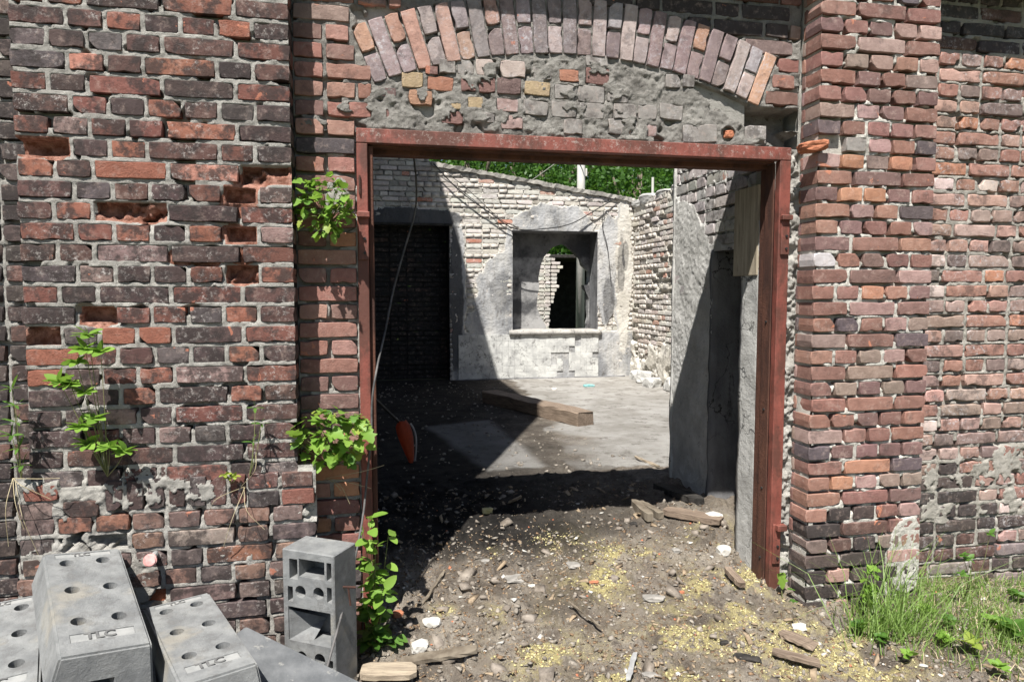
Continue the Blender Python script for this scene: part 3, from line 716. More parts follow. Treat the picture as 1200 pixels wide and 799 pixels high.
# ================================================================ STEEL DOOR FRAME
fr = thing('door_frame', 'red painted rusty steel frame lining the wide doorway in the brick wall', 'door frame', (.95, 0, 0))
TF = Matrix.Translation(-Vector((.95, 0, 0)))
FX0, FX1, FZ = -.072, 1.970, 2.258
def fpart(name, boxes, mat, parent=fr, bev=.003):
    bm = bmesh.new()
    for b in boxes: bx(bm, *b, bev=bev, M=TF)
    return from_bm(name, bm, mat, parent)
o_l = fpart('post', [(FX0, FX0+.046, -.012, .03, -.2, FZ-.062)], M_rust)
fpart('inner_angle', [(FX0+.047, -.004, .012, .026, -.2, FZ-.066), (-.012, -.003, .027, .17, -.2, FZ-.066)], M_brown)
o_r = fpart('post', [(FX1-.058, FX1, -.012, .03, -.2, FZ-.062)], M_rust)
fpart('inner_angle', [(FX1-.064, FX1-.056, .031, .105, -.2, FZ-.067), (FX1-.050, FX1-.040, .106, .172, -.2, FZ-.067), (FX1-.058, FX1-.044, .10, .11, -.2, FZ-.068)], M_brown)
fpart('lintel', [(FX0, FX1, -.013, .032, FZ-.061, FZ)], M_rust)
fpart('lintel_angle', [(FX0+.05, FX1-.06, .033, .10, FZ-.066, FZ-.055), (FX0+.05, FX1-.06, .10, .172, FZ-.085, FZ-.060)], M_brown)
def bracket(cx, z0, z1, parent, pin_top):
    b = fpart('hinge_bracket', [(cx-.022, cx+.022, -.024, -.013, z0, z1), (cx-.027, cx+.027, -.042, -.014, z1-.028, z1-.004)] if pin_top != 2 else
              [(cx-.02, cx+.02, -.024, -.013, z0, z1), (cx-.01, cx+.04, -.05, -.014, z1-.03, z1)], M_rust, bev=.003)
    for zz in (z0+.03, z0+.09):
        bm = bmesh.new(); bmesh.ops.create_cone(bm, cap_ends=True, segments=10, radius1=.006, radius2=.006, depth=.008,
            matrix=TF @ Matrix.Translation((cx+.004, -.0265, zz)) @ Matrix.Rotation(R(90), 4, 'X')); o = from_bm('bolt', bm, M_black); o.parent = b
    return b
p = at(426, 305, 0); q = at(426, 248, 0); bracket(-.047, p.z, q.z, fr, 1)
p = at(920, 299, 0); q = at(920, 252, 0); bracket(FX1-.028, p.z, q.z, fr, 1)
p = at(912, 658, 0); q = at(912, 612, 0); bracket(FX1-.03, p.z, q.z, fr, 2)
for zz in (1.42, .98, .58, .22):
    bm = bmesh.new(); bmesh.ops.create_cone(bm, cap_ends=True, segments=8, radius1=.006, radius2=.006, depth=.006,
        matrix=TF @ Matrix.Translation((FX1-.066, .065, zz)) @ Matrix.Rotation(R(90), 4, 'Y')); from_bm('bolt', bm, M_black, fr)
bm = bmesh.new(); bx(bm, -.004, .004, -.004, .004, -.04, .04, .001, TF @ Matrix.Translation((-.06, -.018, 2.02)))
from_bm('hinge_pin', bm, M_brown, fr)

# ================================================================ RIGHT PIER
XP0, XP1 = 2.013, 2.650
def pal_pier(u, z):
    if z < .42+.1*math.sin(u*9): return pick(PAL_D+[(1, (.4, .25, .22))])
    return pick(PAL_P)
WP = Wall('brick_pier', 'narrow pier of reddish brown bricks standing right of the steel door frame', (2.33, YP, 0), MB_red, pal_pier, cat='brick pier', depth=.118)
z = -.006-.0766*3; k = 1; n_ = 0
nose = at(960, 172, YP)
while z < 3.3:
    zz = z+.006
    pt = 'HHHHH' if k % 2 == 0 else rnd.choice(['TST', 'THHT', 'TST'])
    if abs(zz+.03-nose.z) < .036:      # a course that starts with a loose broken brick
        WP.add('H', XP0+.145, zz, .11, col=(.3, .28, .26)); fill_course(WP, zz, XP0+.27, XP1, 'HHT')
    else:
        x0 = XP0+rnd.uniform(-.006, .006); fill_course(WP, zz, x0, XP1+rnd.uniform(-.004, .004), pt)
    z += .0766; k += 1
pr = at(1062, 650, YP)
def smear_pier(U_, Z_):
    n = fbm(U_, Z_, .08, 111, 4); s = .22+(n-.5)*.4
    s += .55*sst(.16, .08, np.hypot((U_-pr.x)*1.1, (Z_-pr.z)*.6)+(n-.5)*.05)
    return s
WP.field(XP0+.016, XP1-.01, -.25, 3.3, .0055, MO_light, joint=-.006, jn=.007, gap=.4, smear=smear_pier, sh=.002)
WP.core([(XP0+.05, XP1-.03, YP+.06, .3, -.3, 3.3)], MO_light)
WP.finish(280)
# left flank: header faces in the same courses, their own bricks butt behind the corner bricks
flank(WP.t, WP.loc, XP0+.012, YP+.012, .02, -.25, 3.3, MO_light, -1)
z = -.006-.0766*3; k = 1
while z < 3.05:
    me = get_brick('H', MB_red, k % 7, .05)
    place('brick', me, WP.t, None, Vector((XP0+.0035+rnd.uniform(-.003, .003), YP+.119+.012, z+.006+.0325))-WP.loc-Vector((0, 0, 0)), (0, 0, -math.pi/2), (.2, 1, 1), pal_pier(2, z))
    z += .0766; k += 1
flank(WP.t, WP.loc, XP1-.012, YP+.012, .02, -.25, 3.3, MO_light, 1)

# loose broken orange brick jutting out beside the lintel corner
def lump_mesh(name, size, seed, sub=2, amp=.25, flat=1.):
    bm = bmesh.new(); bmesh.ops.create_icosphere(bm, subdivisions=sub, radius=1); r = random.Random(seed)
    ph = [Vector((r.uniform(-1, 1), r.uniform(-1, 1), r.uniform(-1, 1))).normalized()*r.uniform(1.5, 4) for _ in range(7)]
    for v in bm.verts:
        n = sum(math.sin(v.co.dot(p_)+i*2.1) for i, p_ in enumerate(ph))/7
        c = Vector((max(-.75, min(.75, v.co.x)), max(-.75, min(.75, v.co.y)), max(-.7, min(.7, v.co.z))))
        v.co = c*(1+amp*n+r.uniform(-.05, .05)); v.co = Vector((v.co.x*size[0], v.co.y*size[1], v.co.z*size[2]))
    me = bpy.data.meshes.new(name); bm.to_mesh(me); bm.free(); return me
o = place('broken_brick', lump_mesh('broken_brick', (.082, .06, .03), 3, 3), None, M_clay, at(957, 171, YP-.02)+Vector((0, .03, 0)), (0, -.12, -.2))
tag(o, 'bright orange broken brick jutting from the right pier beside the lintel corner', 'brick')
o = place('broken_brick', lump_mesh('broken_brick', (.033, .03, .026), 5, 3), None, M_clay, at(853, 158, .03), (0, 0, .3))
tag(o, 'small orange brick piece stuck in the round hole in the cement just above the lintel', 'brick')

# ================================================================ RIGHT WALL
def pal_right(u, z):
    if z > 2.76: return pick([(3, (.07, .06, .06)), (1, (.13, .08, .07))])  # top courses darkened in colour to strengthen the cornice shade
    if z < .5+.15*math.sin(u*7): return pick(PAL_D+[(1.5, (.24, .2, .19)), (1, (.35, .22, .2))])
    return pick(PAL_R)
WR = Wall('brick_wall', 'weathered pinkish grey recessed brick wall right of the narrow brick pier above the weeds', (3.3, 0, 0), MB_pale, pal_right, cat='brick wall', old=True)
z = 2.775-.0776*39; k = 0
while z < 3.04:
    fill_course(WR, z+.006, 2.655-rnd.choice((0, .03, .06)), 4.6, [['HHHHHHHH', 'HHSHHHS'][rnd.random() < .4], ['SHSSHS', 'SSHSSH', 'HSSHSS'][rnd.randrange(3)]][k % 2]); z += .0776; k += 1
def smear_right(U_, Z_):
    n = fbm(U_, Z_, .1, 121, 4); return .2+(n-.5)*.5+.27*sst(.95, .7, Z_)*sst(.1, .35, Z_)
WR.field(2.64, 4.6, -.35, 3.05, .0065, MO_pale, joint=-.006, jn=.007, gap=.2, smear=smear_right, sh=.003)
WR.core([(2.6, 4.7, .03, .3, -.4, 3.2)], MO_pale)
bm = bmesh.new(); bx(bm, 2.652, 4.7, YP, -.002, 3.052, 3.23, .006, Matrix.Translation(-WR.loc)); from_bm('cornice', bm, MO_grey, WR.t)
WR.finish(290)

# ================================================================ BACK WALL OF THE RUINED ROOM
YB_ = 7.6
def pal_back(u, z):
    if rnd.random() < .05: return pick([(1, (.5, .22, .15)), (1, (.5, .3, .24))])
    return pick(PAL_B[:3])
WK = Wall('ruined_wall', 'whitewashed back wall of the roofless room with black doorway and broken window', (2.1, YB_, 0), MB_white, pal_back, cat='ruined wall', old=True, depth=.1)
DX0, DX1, DZ = -.3, 1.125, 2.625
WX0, WX1, WZ0, WZ1 = 2.12, 3.53, .975, 2.55
def top_z(u): return 3.56-.142*(u-.9) if u > .82 else 3.68+.9*(.82-u)
zc = .1; k = 0
while zc < 4.2:
    segs = [(-.4, 4.16)]
    def cutseg(segs, a, b): 
        out = []
        for s0, s1 in segs:
            if b <= s0 or a >= s1: out.append((s0, s1))
            else:
                if a-s0 > .06: out.append((s0, a-.004))
                if s1-b > .06: out.append((b+.004, s1))
        return out
    if zc < DZ-.02: segs = cutseg(segs, DX0, DX1+.0)
    if WZ0-.06 < zc < WZ1-.02: segs = cutseg(segs, WX0, WX1)
    if zc < .93: segs = cutseg(segs, 1.2, 3.6)
    for a, b in segs:
        u = a-(rnd.random()*.1 if a == -.4 else 0); i = 0
        while u < b-.05:
            kd = 'S' if (k % 2 and rnd.random() < .85) or rnd.random() < .2 else 'H'; w_ = min(LEN[kd], b-u)
            if zc+.06 < top_z(u+w_/2) and w_ > .05: WK.add('S' if w_ > .2 else 'H', u, zc, w_, .064)
            u += w_+.01
    zc += .0772; k += 1
def ell(U_, Z_, cx, cz, rx, rz, seed): return sst(1.08, .92, np.hypot((U_-cx)/rx, (Z_-cz)/rz)+(fbm(U_, Z_, .25, seed, 4)-.5)*.6+(fbm(U_, Z_, .06, seed+3, 3)-.5)*.22)
def pl_mask(U_, Z_):
    a = ell(U_, Z_, 2.85, 2.66, .62, .3, 3); b = ell(U_, Z_, 3.68, 1.9, .2, .9, 4); c = ell(U_, Z_, 1.95, 1.5, .42, .6, 5)
    d = ell(U_, Z_, 3.95, 1.9, .17, 1.3, 6)*.9; e = ell(U_, Z_, .5, 2.72, .85, .13, 7); f = ell(U_, Z_, 1.25, 1.6, .13, 1.15, 8); g = ell(U_, Z_, 1.72, 1.0, .35, .3, 9)
    h = ell(U_, Z_, 2.06, 1.8, .07, .8, 10); i_ = sst(.98, .9, Z_)*sst(1.15, 1.2, U_)
    return np.maximum.reduce([a, b, c, d, e, f, g, h, i_])
def grey_mask(U_, Z_):
    return np.clip(pl_mask(U_, Z_)-.75*ell(U_, Z_, 3.98, 1.9, .15, 1.4, 6), 0, 1)
def smear_back(U_, Z_): return .33+.35*(fbm(U_, Z_, .2, 131, 4)-.3)+.6*pl_mask(U_, Z_)
def soot_mask(U_, Z_):
    return np.clip(.85*ell(U_, Z_, .45, 2.73, .95, .13, 7)+.8*ell(U_, Z_, 1.22, 1.5, .12, 1.2, 18)+.5*ell(U_, Z_, .45, 3.3, .7, .35, 28)*1.+.55*ell(U_, Z_, 3.93, 2.0, .06, .5, 48)+.6*ell(U_, Z_, 3.72, 1.45, .10, .45, 29)+.5*ell(U_, Z_, 4.0, 2.2, .05, .25, 30)+.45*ell(U_, Z_, 2.45, .5, .3, .18, 31)+.4*ell(U_, Z_, 1.95, 1.6, .2, .3, 32), 0, .92)
tops = 3.56
def cut_back(u, z):
    t = np.where(u > .82, 3.56-.142*(u-.9), 3.68+.9*(.82-u))
    return (z > t) | ((u > DX0) & (u < DX1) & (z < DZ)) | ((u > WX0) & (u < WX1) & (z > WZ0) & (z < WZ1))
WK.field(-.4, 4.16, .05, 4.0, .0125, MO_back, 'plaster', joint=-.003, jn=.006, gap=.1, smear=smear_back, sh=.006, cut=cut_back, attrs={'plaster': grey_mask, 'soot': soot_mask})
lk = WK.loc
bm = bmesh.new()
def poly_prism(bm, pts, y0, y1, off=Vector((0, 0, 0))):
    a = [bm.verts.new(Vector((x, y0, z))-off) for x, z in pts]; b = [bm.verts.new(Vector((x, y1, z))-off) for x, z in pts]
    bm.faces.new(a); bm.faces.new(b[::-1]); n = len(pts)
    for i in range(n): bm.faces.new((a[i], b[i], b[(i+1) % n], a[(i+1) % n]))
K0, K1 = YB_+.03, YB_+.38
for pts in ([(-.4, DZ+.01), (1.135, DZ+.01), (1.135, 3.5), (.82, 3.56), (-.4, 4.0)], [(1.135, .0), (WX0-.01, .0), (WX0-.01, 3.36), (1.135, 3.5)],
            [(WX0-.009, 0), (WX1+.009, 0), (WX1+.009, WZ0-.01), (WX0-.009, WZ0-.01)], [(WX0-.009, WZ1+.01), (WX1+.009, WZ1+.01), (WX1+.009, 3.15), (WX0-.009, 3.35)],
            [(WX1+.01, 0), (4.5, 0), (4.5, 3.02), (WX1+.01, 3.15)]): poly_prism(bm, pts, K0, K1, lk)
from_bm('core', bm, MP_dark, WK.t)
# coping of dark concrete on the slope, broken lumps
bm = bmesh.new(); poly_prism(bm, [(.86, 3.50), (4.1, 3.035), (4.1, 3.10), (.86, 3.565)], YB_-.035, YB_+.4, lk); 
bmesh.ops.subdivide_edges(bm, edges=[e for e in bm.edges if e.calc_length() > 1], cuts=60)
for v in bm.verts: v.co += Vector((0, rnd.uniform(-.012, .012), rnd.uniform(-.012, .012)))
from_bm('coping', bm, mat_plaster('coping_concrete', (.2, .19, .17), (.36, .34, .31), amt=.4), WK.t)
# black doorway: recess with near-black brick infill
WD = Wall('bricked_up_doorway', 'near black brick infill closing the left doorway of the back wall', (.4, YB_+.28, 0), MB_black, lambda u, z: pick([(1, (.03, .028, .027)), (1, (.045, .038, .034)), (.3, (.08, .055, .045))]), cat='doorway', old=True)
zc = .12; k = 0
while zc < 2.6: fill_course(WD, zc, DX0, DX1-.01, ['S', 'HHSH'][k % 2], ); zc += .0772; k += 1
WD.field(DX0, DX1, .05, 2.63, .02, MO_black, joint=-.01); WD.finish(280)
bm = bmesh.new()
bx(bm, 1.12, 1.134, YB_+.0, YB_+.3, .1, DZ, 0, Matrix.Translation(-lk)); bx(bm, DX0, 1.12, YB_+.001, YB_+.3, DZ-.012, DZ, 0, Matrix.Translation(-lk)); from_bm('door_reveal', bm, MP_black, WK.t)
bm = bmesh.new(); bx(bm, -.3, 1.17, YB_-.025, YB_+.02, DZ-.03, DZ+.008, .004, Matrix.Translation(-lk)); from_bm('door_lintel_bar', bm, M_char, WK.t)
# window: reveals, sill, thin inner wall with a ragged hole
wn = place('window_reveal', bpy.data.meshes.new('x'), WK.t); bpy.data.objects.remove(wn)
bm = bmesh.new()
for b in ((WX0-.012, WX0+.006, YB_, YB_+.4, WZ0, WZ1), (WX1-.006, WX1+.012, YB_, YB_+.4, WZ0, WZ1), (WX0+.006, WX1-.006, YB_, YB_+.4, WZ1-.008, WZ1+.012)): bx(bm, *b, M=Matrix.Translation(-lk))
from_bm('window_reveal', bm, MP_dark, WK.t)
rough_box('window_sill', WX0-.05, WX1+.06, YB_-.05, YB_+.42, WZ0-.085, WZ0, mat_plaster('sill_concrete', (.28, .27, .25), (.44, .42, .39), amt=.5), WK.t, .012, .06, 14, lk)
YH = YB_+.42
def hp(x, y): p_ = at(x, y, YH); return (p_.x, p_.z)
hole = [hp(*q_) for q_ in [(641, 388), (639, 380), (634, 372), (629, 360), (630, 345), (632, 338), (631, 325), (634, 310), (637, 302), (641, 297), (646, 291), (652, 288), (660, 286), (667, 291), (673, 295), (680, 305), (684, 312), (689, 318), (691, 324), (689, 334), (684, 334), (687, 343), (690, 350), (689, 360), (689, 372), (687, 383), (688, 388)]]
apex = max(range(len(hole)), key=lambda i: hole[i][1])
Lh = sorted(hole[:apex+1], key=lambda q: q[1]); Rh = sorted(hole[apex:], key=lambda q: q[1])
zs = sorted({q[1] for q in hole})+[WZ1+.1]; zs = [WZ0-.1]+[z for z in zs if z > WZ0-.1]
bm = bmesh.new(); rowsL = []; rowsR = []
for z in zs:
    zc_ = min(z, hole[apex][1]); zc_ = max(zc_, min(hole[0][1], hole[-1][1]))
    xl = float(np.interp(zc_, [q[1] for q in Lh], [q[0] for q in Lh])); xr = float(np.interp(zc_, [q[1] for q in Rh], [q[0] for q in Rh]))
    mk = lambda x, y: bm.verts.new(Vector((x, y, z))-lk)
    rowsL.append([mk(WX0-.1, YH), mk(xl, YH), mk(xl+.02*math.sin(z*40), YH+.12), mk(WX0-.1, YH+.12)]); rowsR.append([mk(xr, YH), mk(WX1+.3, YH), mk(WX1+.3, YH+.12), mk(xr+.02*math.sin(z*33), YH+.12)])
for rws in (rowsL, rowsR):
    for A, B in zip(rws, rws[1:]):
        for k in range(4): bm.faces.new((A[k], A[(k+1) % 4], B[(k+1) % 4], B[k]))
bmesh.ops.remove_doubles(bm, verts=bm.verts, dist=.0005); bmesh.ops.recalc_face_normals(bm, faces=bm.faces)
def mat_inner():
    m = M('blotched_inner_wall', .93, .2)
    c = m.mix(m.ramp(m.noise(2.2, 5, .65, 3), .36, .62), (.07, .07, .073), (.34, .335, .33))
    c = m.mix(m.ramp(m.noise(9, 6, .7, 4), .58, .68, 0, .7), c, (.03, .03, .03))
    c = m.mix(m.ramp(m.sepz(), 2.12, 2.17, 0, .6), c, (.05, .05, .052)); m.col(c); m.bump(m.noise(20, 6, .7), .01, .8); return m.m  # blotchy grey, darker in a band near the top
from_bm('broken_inner_wall', bm, mat_inner(), WK.t)
# tiles under the window
tile = []
for v_ in range(5):
    bm = bmesh.new(); vs = bx(bm, -.0488, .0488, 0, .012, -.0488, .0488, .001)
    for q_ in bm.verts: q_.co += Vector((rnd.uniform(-.001, .001), rnd.uniform(-.001, .001), rnd.uniform(-.001, .001)))
    m_ = bpy.data.meshes.new('tile'); bm.to_mesh(m_); bm.free(); m_.materials.append(M_tile); tile.append(m_)
i = 0
for a in range(23):
    for b in range(7):
        u = 1.31+a*.0995; z = .262+b*.0995
        miss = (fbm(np.array([u]), np.array([z]), .3, 141, 3)[0] > (.72 if u < 2.5 else .6))
        if miss: continue
        place('tile', tile[(a*3+b) % 5], WK.t, None, Vector((u, YB_-.022+rnd.uniform(-.001, .002), z))-lk, (rnd.gauss(0, .005), rnd.gauss(0, .004), rnd.gauss(0, .005)))
WK.finish(300)
# skirting rubble foot
rough_box('plinth', 1.2, 4.0, YB_-.05, YB_-.004, .0, .21, MP_dark, WK.t, .015, .06, 24, lk)

# second ruin seen through the broken window
W2 = Wall('ruined_wall', 'sunlit jagged white brick wall stub seen through the broken window', (3.2, 10.4, 0), MB_white, lambda u, z: pick(PAL_B[:2]), cat='ruined wall', old=True)
zc = .2; k = 0
e0, e1 = at(627, 340, 10.4).x, at(658, 340, 10.4).x
while zc < 2.36:
    x1 = e1-.22*sst(2.2, .9, zc)-.3*sst(2.05, 2.35, zc)+rnd.uniform(-.05, .05)
    fill_course(W2, zc, e0-.45, float(x1), ['HHSH', 'SHSH'][k % 2]); zc += .0772; k += 1
W2.core([(e0-.45, e1-.28, 10.46, 10.7, 0, 2.3)], MP_grey); W2.field(e0-.45, e1-.28, .1, 2.35, .015, MO_back, 'plaster', joint=-.004, jn=.02); W2.finish(200)
sh = thing('ruined_shed', 'shed seen through the broken window, walls coloured black to stand for an unlit interior', 'shed', (5.4, 12, 0))
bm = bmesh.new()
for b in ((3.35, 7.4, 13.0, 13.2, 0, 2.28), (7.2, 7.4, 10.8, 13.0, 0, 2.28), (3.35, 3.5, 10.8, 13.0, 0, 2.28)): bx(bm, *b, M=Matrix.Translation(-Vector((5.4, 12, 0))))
from_bm('wall', bm, MP_black, sh)  # box added to make the dark; black colour stands in for no light
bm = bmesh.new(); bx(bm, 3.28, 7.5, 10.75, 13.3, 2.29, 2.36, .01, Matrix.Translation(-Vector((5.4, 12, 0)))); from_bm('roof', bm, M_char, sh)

# right wall of the room, behind
XR = 4.12
WQ = Wall('ruined_wall', 'crumbling white and red brick side wall in the far right corner of the room', (XR, 6.0, 0), MB_white, lambda u, z: pick([(5, (.62, .59, .54)), (.5, (.5, .3, .23)), (1.2, (.52, .45, .39))]), axis='x', cat='ruined wall', old=True, depth=.1)
zc = .55; k = 0
while zc < 3.0:
    t_ = 3.02-.05*rnd.random()
    u = 4.9+rnd.random()*.1
    while u < 7.45:
        kd = 'S' if k % 2 else 'H'; ww = LEN[kd]
        ms = fbm(np.array([u]), np.array([zc]), .35, 151, 3)[0] > .66
        if zc < 2.9+.1*math.sin(u*5): WQ.add(kd, u, zc, ww, .064, missing=bool(ms), push=rnd.uniform(-.01, .012))
        u += ww+.012
    zc += .0772; k += 1
def smear_q(U_, Z_): return .2+.5*(fbm(U_, Z_, .2, 161, 4)-.35)+.5*sst(1.1, .7, Z_)*fbm(U_, Z_, .3, 163, 3)
WQ.field(4.9, 7.62, .05, 3.02, .014, MO_back, 'plaster', joint=-.012, jn=.012, gap=.3, smear=smear_q, sh=.012)
WQ.core([(XR+.06, XR+.35, 4.9, 8.0, 0, 2.98)], MP_grey); WQ.finish(290)
for i_, (yy, s_) in enumerate(((5.2, .14), (5.9, .12), (6.5, .1), (7.1, .12), (7.45, .09))):
    place('broken_top', lump_mesh('broken_top', (.2, .28, s_), 60+i_, 3, .35), WQ.t, MP_grey, Vector((XR+.15, yy, 3.0))-WQ.loc, (0, 0, .2))

# ================================================================ INNER PARTITION STUB on the right
XS = 2.12
WS = Wall('partition_wall', 'rough brick partition wall with plastered foot and dark opening just inside the doorway', (XS, 1.0, 0), MB_pale, lambda u, z: pick([(2, (.5, .48, .46)), (2, (.42, .41, .39)), (1, (.58, .56, .53))]), axis='x', cat='partition wall')
YS0, YS1 = 1.02, 1.62
zc = 1.55; k = 0
while zc < 3.0:
    fill_course(WS, zc, .38 if zc > 1.84 else YS0, YS1, ['HSHSH', 'SHSH', 'HHHHHHHHHH'][k % 3]); zc += .0785; k += 1
def smear_s(U_, Z_): return .36+.5*(fbm(U_, Z_, .1, 171, 4)-.5)+.5*sst(2.12, 1.96, Z_-.55*(U_-1.3)+(fbm(U_, Z_, .2, 173, 3)-.5)*.15)
def ex_s(U_, Z_, H, keep):
    return H-.02*sst(.7, .3, Z_)*(fbm(U_, Z_, .12, 175, 3)), keep
WS.field(.36, YS1, 0, 3.0, .009, MO_part, 'plaster', joint=-.005, jn=.009, gap=.3, smear=smear_s, sh=.006, extra=ex_s, cut=lambda u, z: (u < YS0) & (z < 1.83))
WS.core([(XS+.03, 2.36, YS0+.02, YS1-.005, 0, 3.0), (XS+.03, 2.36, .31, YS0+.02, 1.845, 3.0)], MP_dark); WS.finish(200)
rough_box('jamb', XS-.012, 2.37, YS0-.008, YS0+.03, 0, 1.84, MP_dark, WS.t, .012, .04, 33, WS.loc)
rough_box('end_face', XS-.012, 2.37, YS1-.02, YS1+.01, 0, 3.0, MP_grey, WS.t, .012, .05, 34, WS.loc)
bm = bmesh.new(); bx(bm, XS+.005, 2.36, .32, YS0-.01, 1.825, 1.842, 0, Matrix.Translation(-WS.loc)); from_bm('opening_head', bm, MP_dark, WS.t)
ch = thing('side_chamber', 'unlit side chamber with dark plaster behind the opening in the partition wall', 'chamber', (3, 1, 0))
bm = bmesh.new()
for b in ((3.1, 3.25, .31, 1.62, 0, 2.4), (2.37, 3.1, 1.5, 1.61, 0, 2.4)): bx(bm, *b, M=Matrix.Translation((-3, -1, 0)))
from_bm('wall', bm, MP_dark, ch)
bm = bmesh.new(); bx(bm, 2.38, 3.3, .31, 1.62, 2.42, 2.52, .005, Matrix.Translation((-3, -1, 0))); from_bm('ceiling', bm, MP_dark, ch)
# tall neighbour on the left whose gable shades the room
tg = thing('gable_wall', 'tall plastered gable wall closing the room on its left side', 'gable wall', (-.3, 4, 0))
bm = bmesh.new(); ptsg = [(.44, -.2), (.44, 3.45), (.93, 7.0), (8.1, 7.0), (8.1, -.2)]
a = [bm.verts.new((-.1+.3, y-4, z)) for y, z in ptsg]; b = [bm.verts.new((-.4+.3, y-4, z)) for y, z in ptsg]
bm.faces.new(a[::-1]); bm.faces.new(b)
for i in range(5): bm.faces.new((a[i], a[(i+1) % 5], b[(i+1) % 5], b[i]))
bmesh.ops.recalc_face_normals(bm, faces=bm.faces); from_bm('wall', bm, MP_dark, tg)
bm = bmesh.new()
bx(bm, -.12, .22, .95-4, 8.12-4, 7.0, 7.06, .01)
from_bm('coping', bm, MP_dark, tg)

# ---------------------------------------------------------------- board and timber
bd = thing('wooden_board', 'short pale new wooden board standing against the inside of the right door jamb', 'board', (1.99, .3, 1.64))
p_t, p_b = at(893, 228, .24), at(891, 325, .24)
bm = bmesh.new(); bx(bm, -.055, -.035, -.105, .13, 0, .46, .002); from_bm('plank', bm, M_newwood, bd)
bd.location = (1.978, .30, 1.655)
bt = thing('timber_beam', 'thick weathered timber beam lying across the concrete floor of the room', 'beam', (1.75, 4.5, .2))
a, b = atz(575, 472, .2), atz(690, 501, .2); d = (b-a).normalized(); L = (b-a).length
bm = bmesh.new(); bx(bm, -L/2, L/2, -.11, .11, .005, .145, .008)
bmesh.ops.subdivide_edges(bm, edges=[e for e in bm.edges if e.calc_length() > .5], cuts=12)
for v in bm.verts: v.co += Vector((rnd.uniform(-.012, .012), rnd.uniform(-.007, .007), rnd.uniform(-.009, .006)))
bt.location = ((a.x+b.x)/2+.0, (a.y+b.y)/2+.1, .2); bt.rotation_euler = (0, 0, math.atan2(d.y, d.x)); from_bm('beam', bm, M_oldwood, bt)

# orange shovel
sv = thing('shovel', 'orange plastic shovel with grey edge hanging beside the left door post in the dark room', 'shovel', (0, 0, 0))
SC = atz(478, 546, .17); SY = SC.y
top = at(467, 494, SY); shft = at(436, 464, SY-.4)
bm = bmesh.new(); tube(bm, [shft, top+(top-shft).normalized()*.06], .011, 8); from_bm('shaft', bm, M_black, sv)
bm = bmesh.new()
rows = []
for i in range(9):
    t = i/8; yc = 493+53*t
    l_ = np.interp(t, [0, .15, .4, .7, 1], [467, 463, 467, 474, 481]); r_ = np.interp(t, [0, .15, .4, .7, 1], [476, 482, 485, 486, 485])
    pl, pr_ = at(l_, yc, SY), at(r_, yc, SY); pm = (pl+pr_)/2+Vector((0, -.035*math.sin(min(1, t*1.6+.2)*2), 0))
    rows.append([bm.verts.new(x) for x in (pl, pl.lerp(pm, .6)+Vector((0, -.02, 0)), pm, pr_.lerp(pm, .5)+Vector((0, -.012, 0)), pr_+Vector((0, .05, 0)))])
for A, B in zip(rows, rows[1:]):
    for k in range(4): bm.faces.new((A[k], A[k+1], B[k+1], B[k]))
bmesh.ops.solidify(bm, geom=bm.faces[:], thickness=.006); from_bm('blade', bm, M_orange, sv, True)
bm = bmesh.new(); P_ = [at(x, y, SY+.03) for x, y in ((481, 496), (485, 503), (487.5, 513), (487.5, 528), (486, 540), (484, 547))]; 
for A, B in zip(P_, P_[1:]):
    pass
tube(bm, spline(P_, 4), .008, 6); from_bm('edge_strip', bm, M_steel, sv)

# hanging cable and wires
cb = [at(484, 176, .5), at(488, 215, .5), at(486, 250, .48), at(473, 295, .42), at(461, 340, .32), at(452, 385, .18), at(442, 430, .0), at(436, 470, -.03), at(435, 510, -.04), at(430, 560, -.05),
      at(426, 600, -.08), at(419, 640, -.15), at(408, 690, -.3), at(392, 750, -.5), at(378, 799, -.6), at(360, 850, -.7)]
bm = bmesh.new(); tube(bm, spline(cb, 6), .0048, 7); tag(from_bm('hanging_cable', bm, M_cable, None, True), 'long black cable hanging from the lintel and trailing down past the left door post', 'cable')
def wire(name, pts, r, label, cat='wire', mat=M_black):
    bm = bmesh.new(); tube(bm, spline(pts, 6), r, 5); return tag(from_bm(name, bm, mat, None, True), label, cat)
wire('wall_wire', [at(508, 192, YB_-.1), at(540, 225, YB_-.08), at(575, 250, YB_-.08), at(603, 268, YB_-.08), at(640, 268, YB_-.1), at(670, 262, YB_-.1), at(700, 245, YB_-.08), at(722, 232, YB_-.05)], .009, 'thicker black wire draped across the back wall and over the window head')
wire('wall_wire', [at(515, 196, YB_-.07), at(548, 222, YB_-.05), at(585, 256, YB_-.05), at(605, 266, YB_-.05)], .005, 'thin wire running down the back wall above the draped wire')
wire('wall_wire', [at(708, 245, YB_-.06), at(706, 265, YB_-.05), at(712, 290, YB_-.05), at(716, 330, YB_-.05)], .006, 'thin wire hanging straight down right of the window')
wire('overhead_wire', [at(600, 228, 12), at(656, 188, 10), at(720, 140, 8)], .01, 'pale taut wire rising above the back wall toward the lintel', 'wire', M_pole)
pl = thing('utility_pole', 'pale round concrete pole rising behind the back wall against the trees', 'pole', (at(681, 200, 9.5).x, 9.5, 0))
bm = bmesh.new(); tube(bm, [(0, 0, 0), (0, 0, 7)], .085, 14, .07); from_bm('shaft', bm, M_pole, pl, True)
bm = bmesh.new(); bx(bm, .08, .115, -.03, .03, 3.75, 3.9, .01); from_bm('junction_box', bm, M_pole, pl)
p2 = at(765, 210, 12); bm = bmesh.new(); tube(bm, [(p2.x, 12, 0), (p2.x, 12, at(765, 208, 12).z)], .03, 8)
tag(from_bm('thin_pole', bm, M_pole), 'thin pale post tip showing above the wall in front of the trees', 'pole')

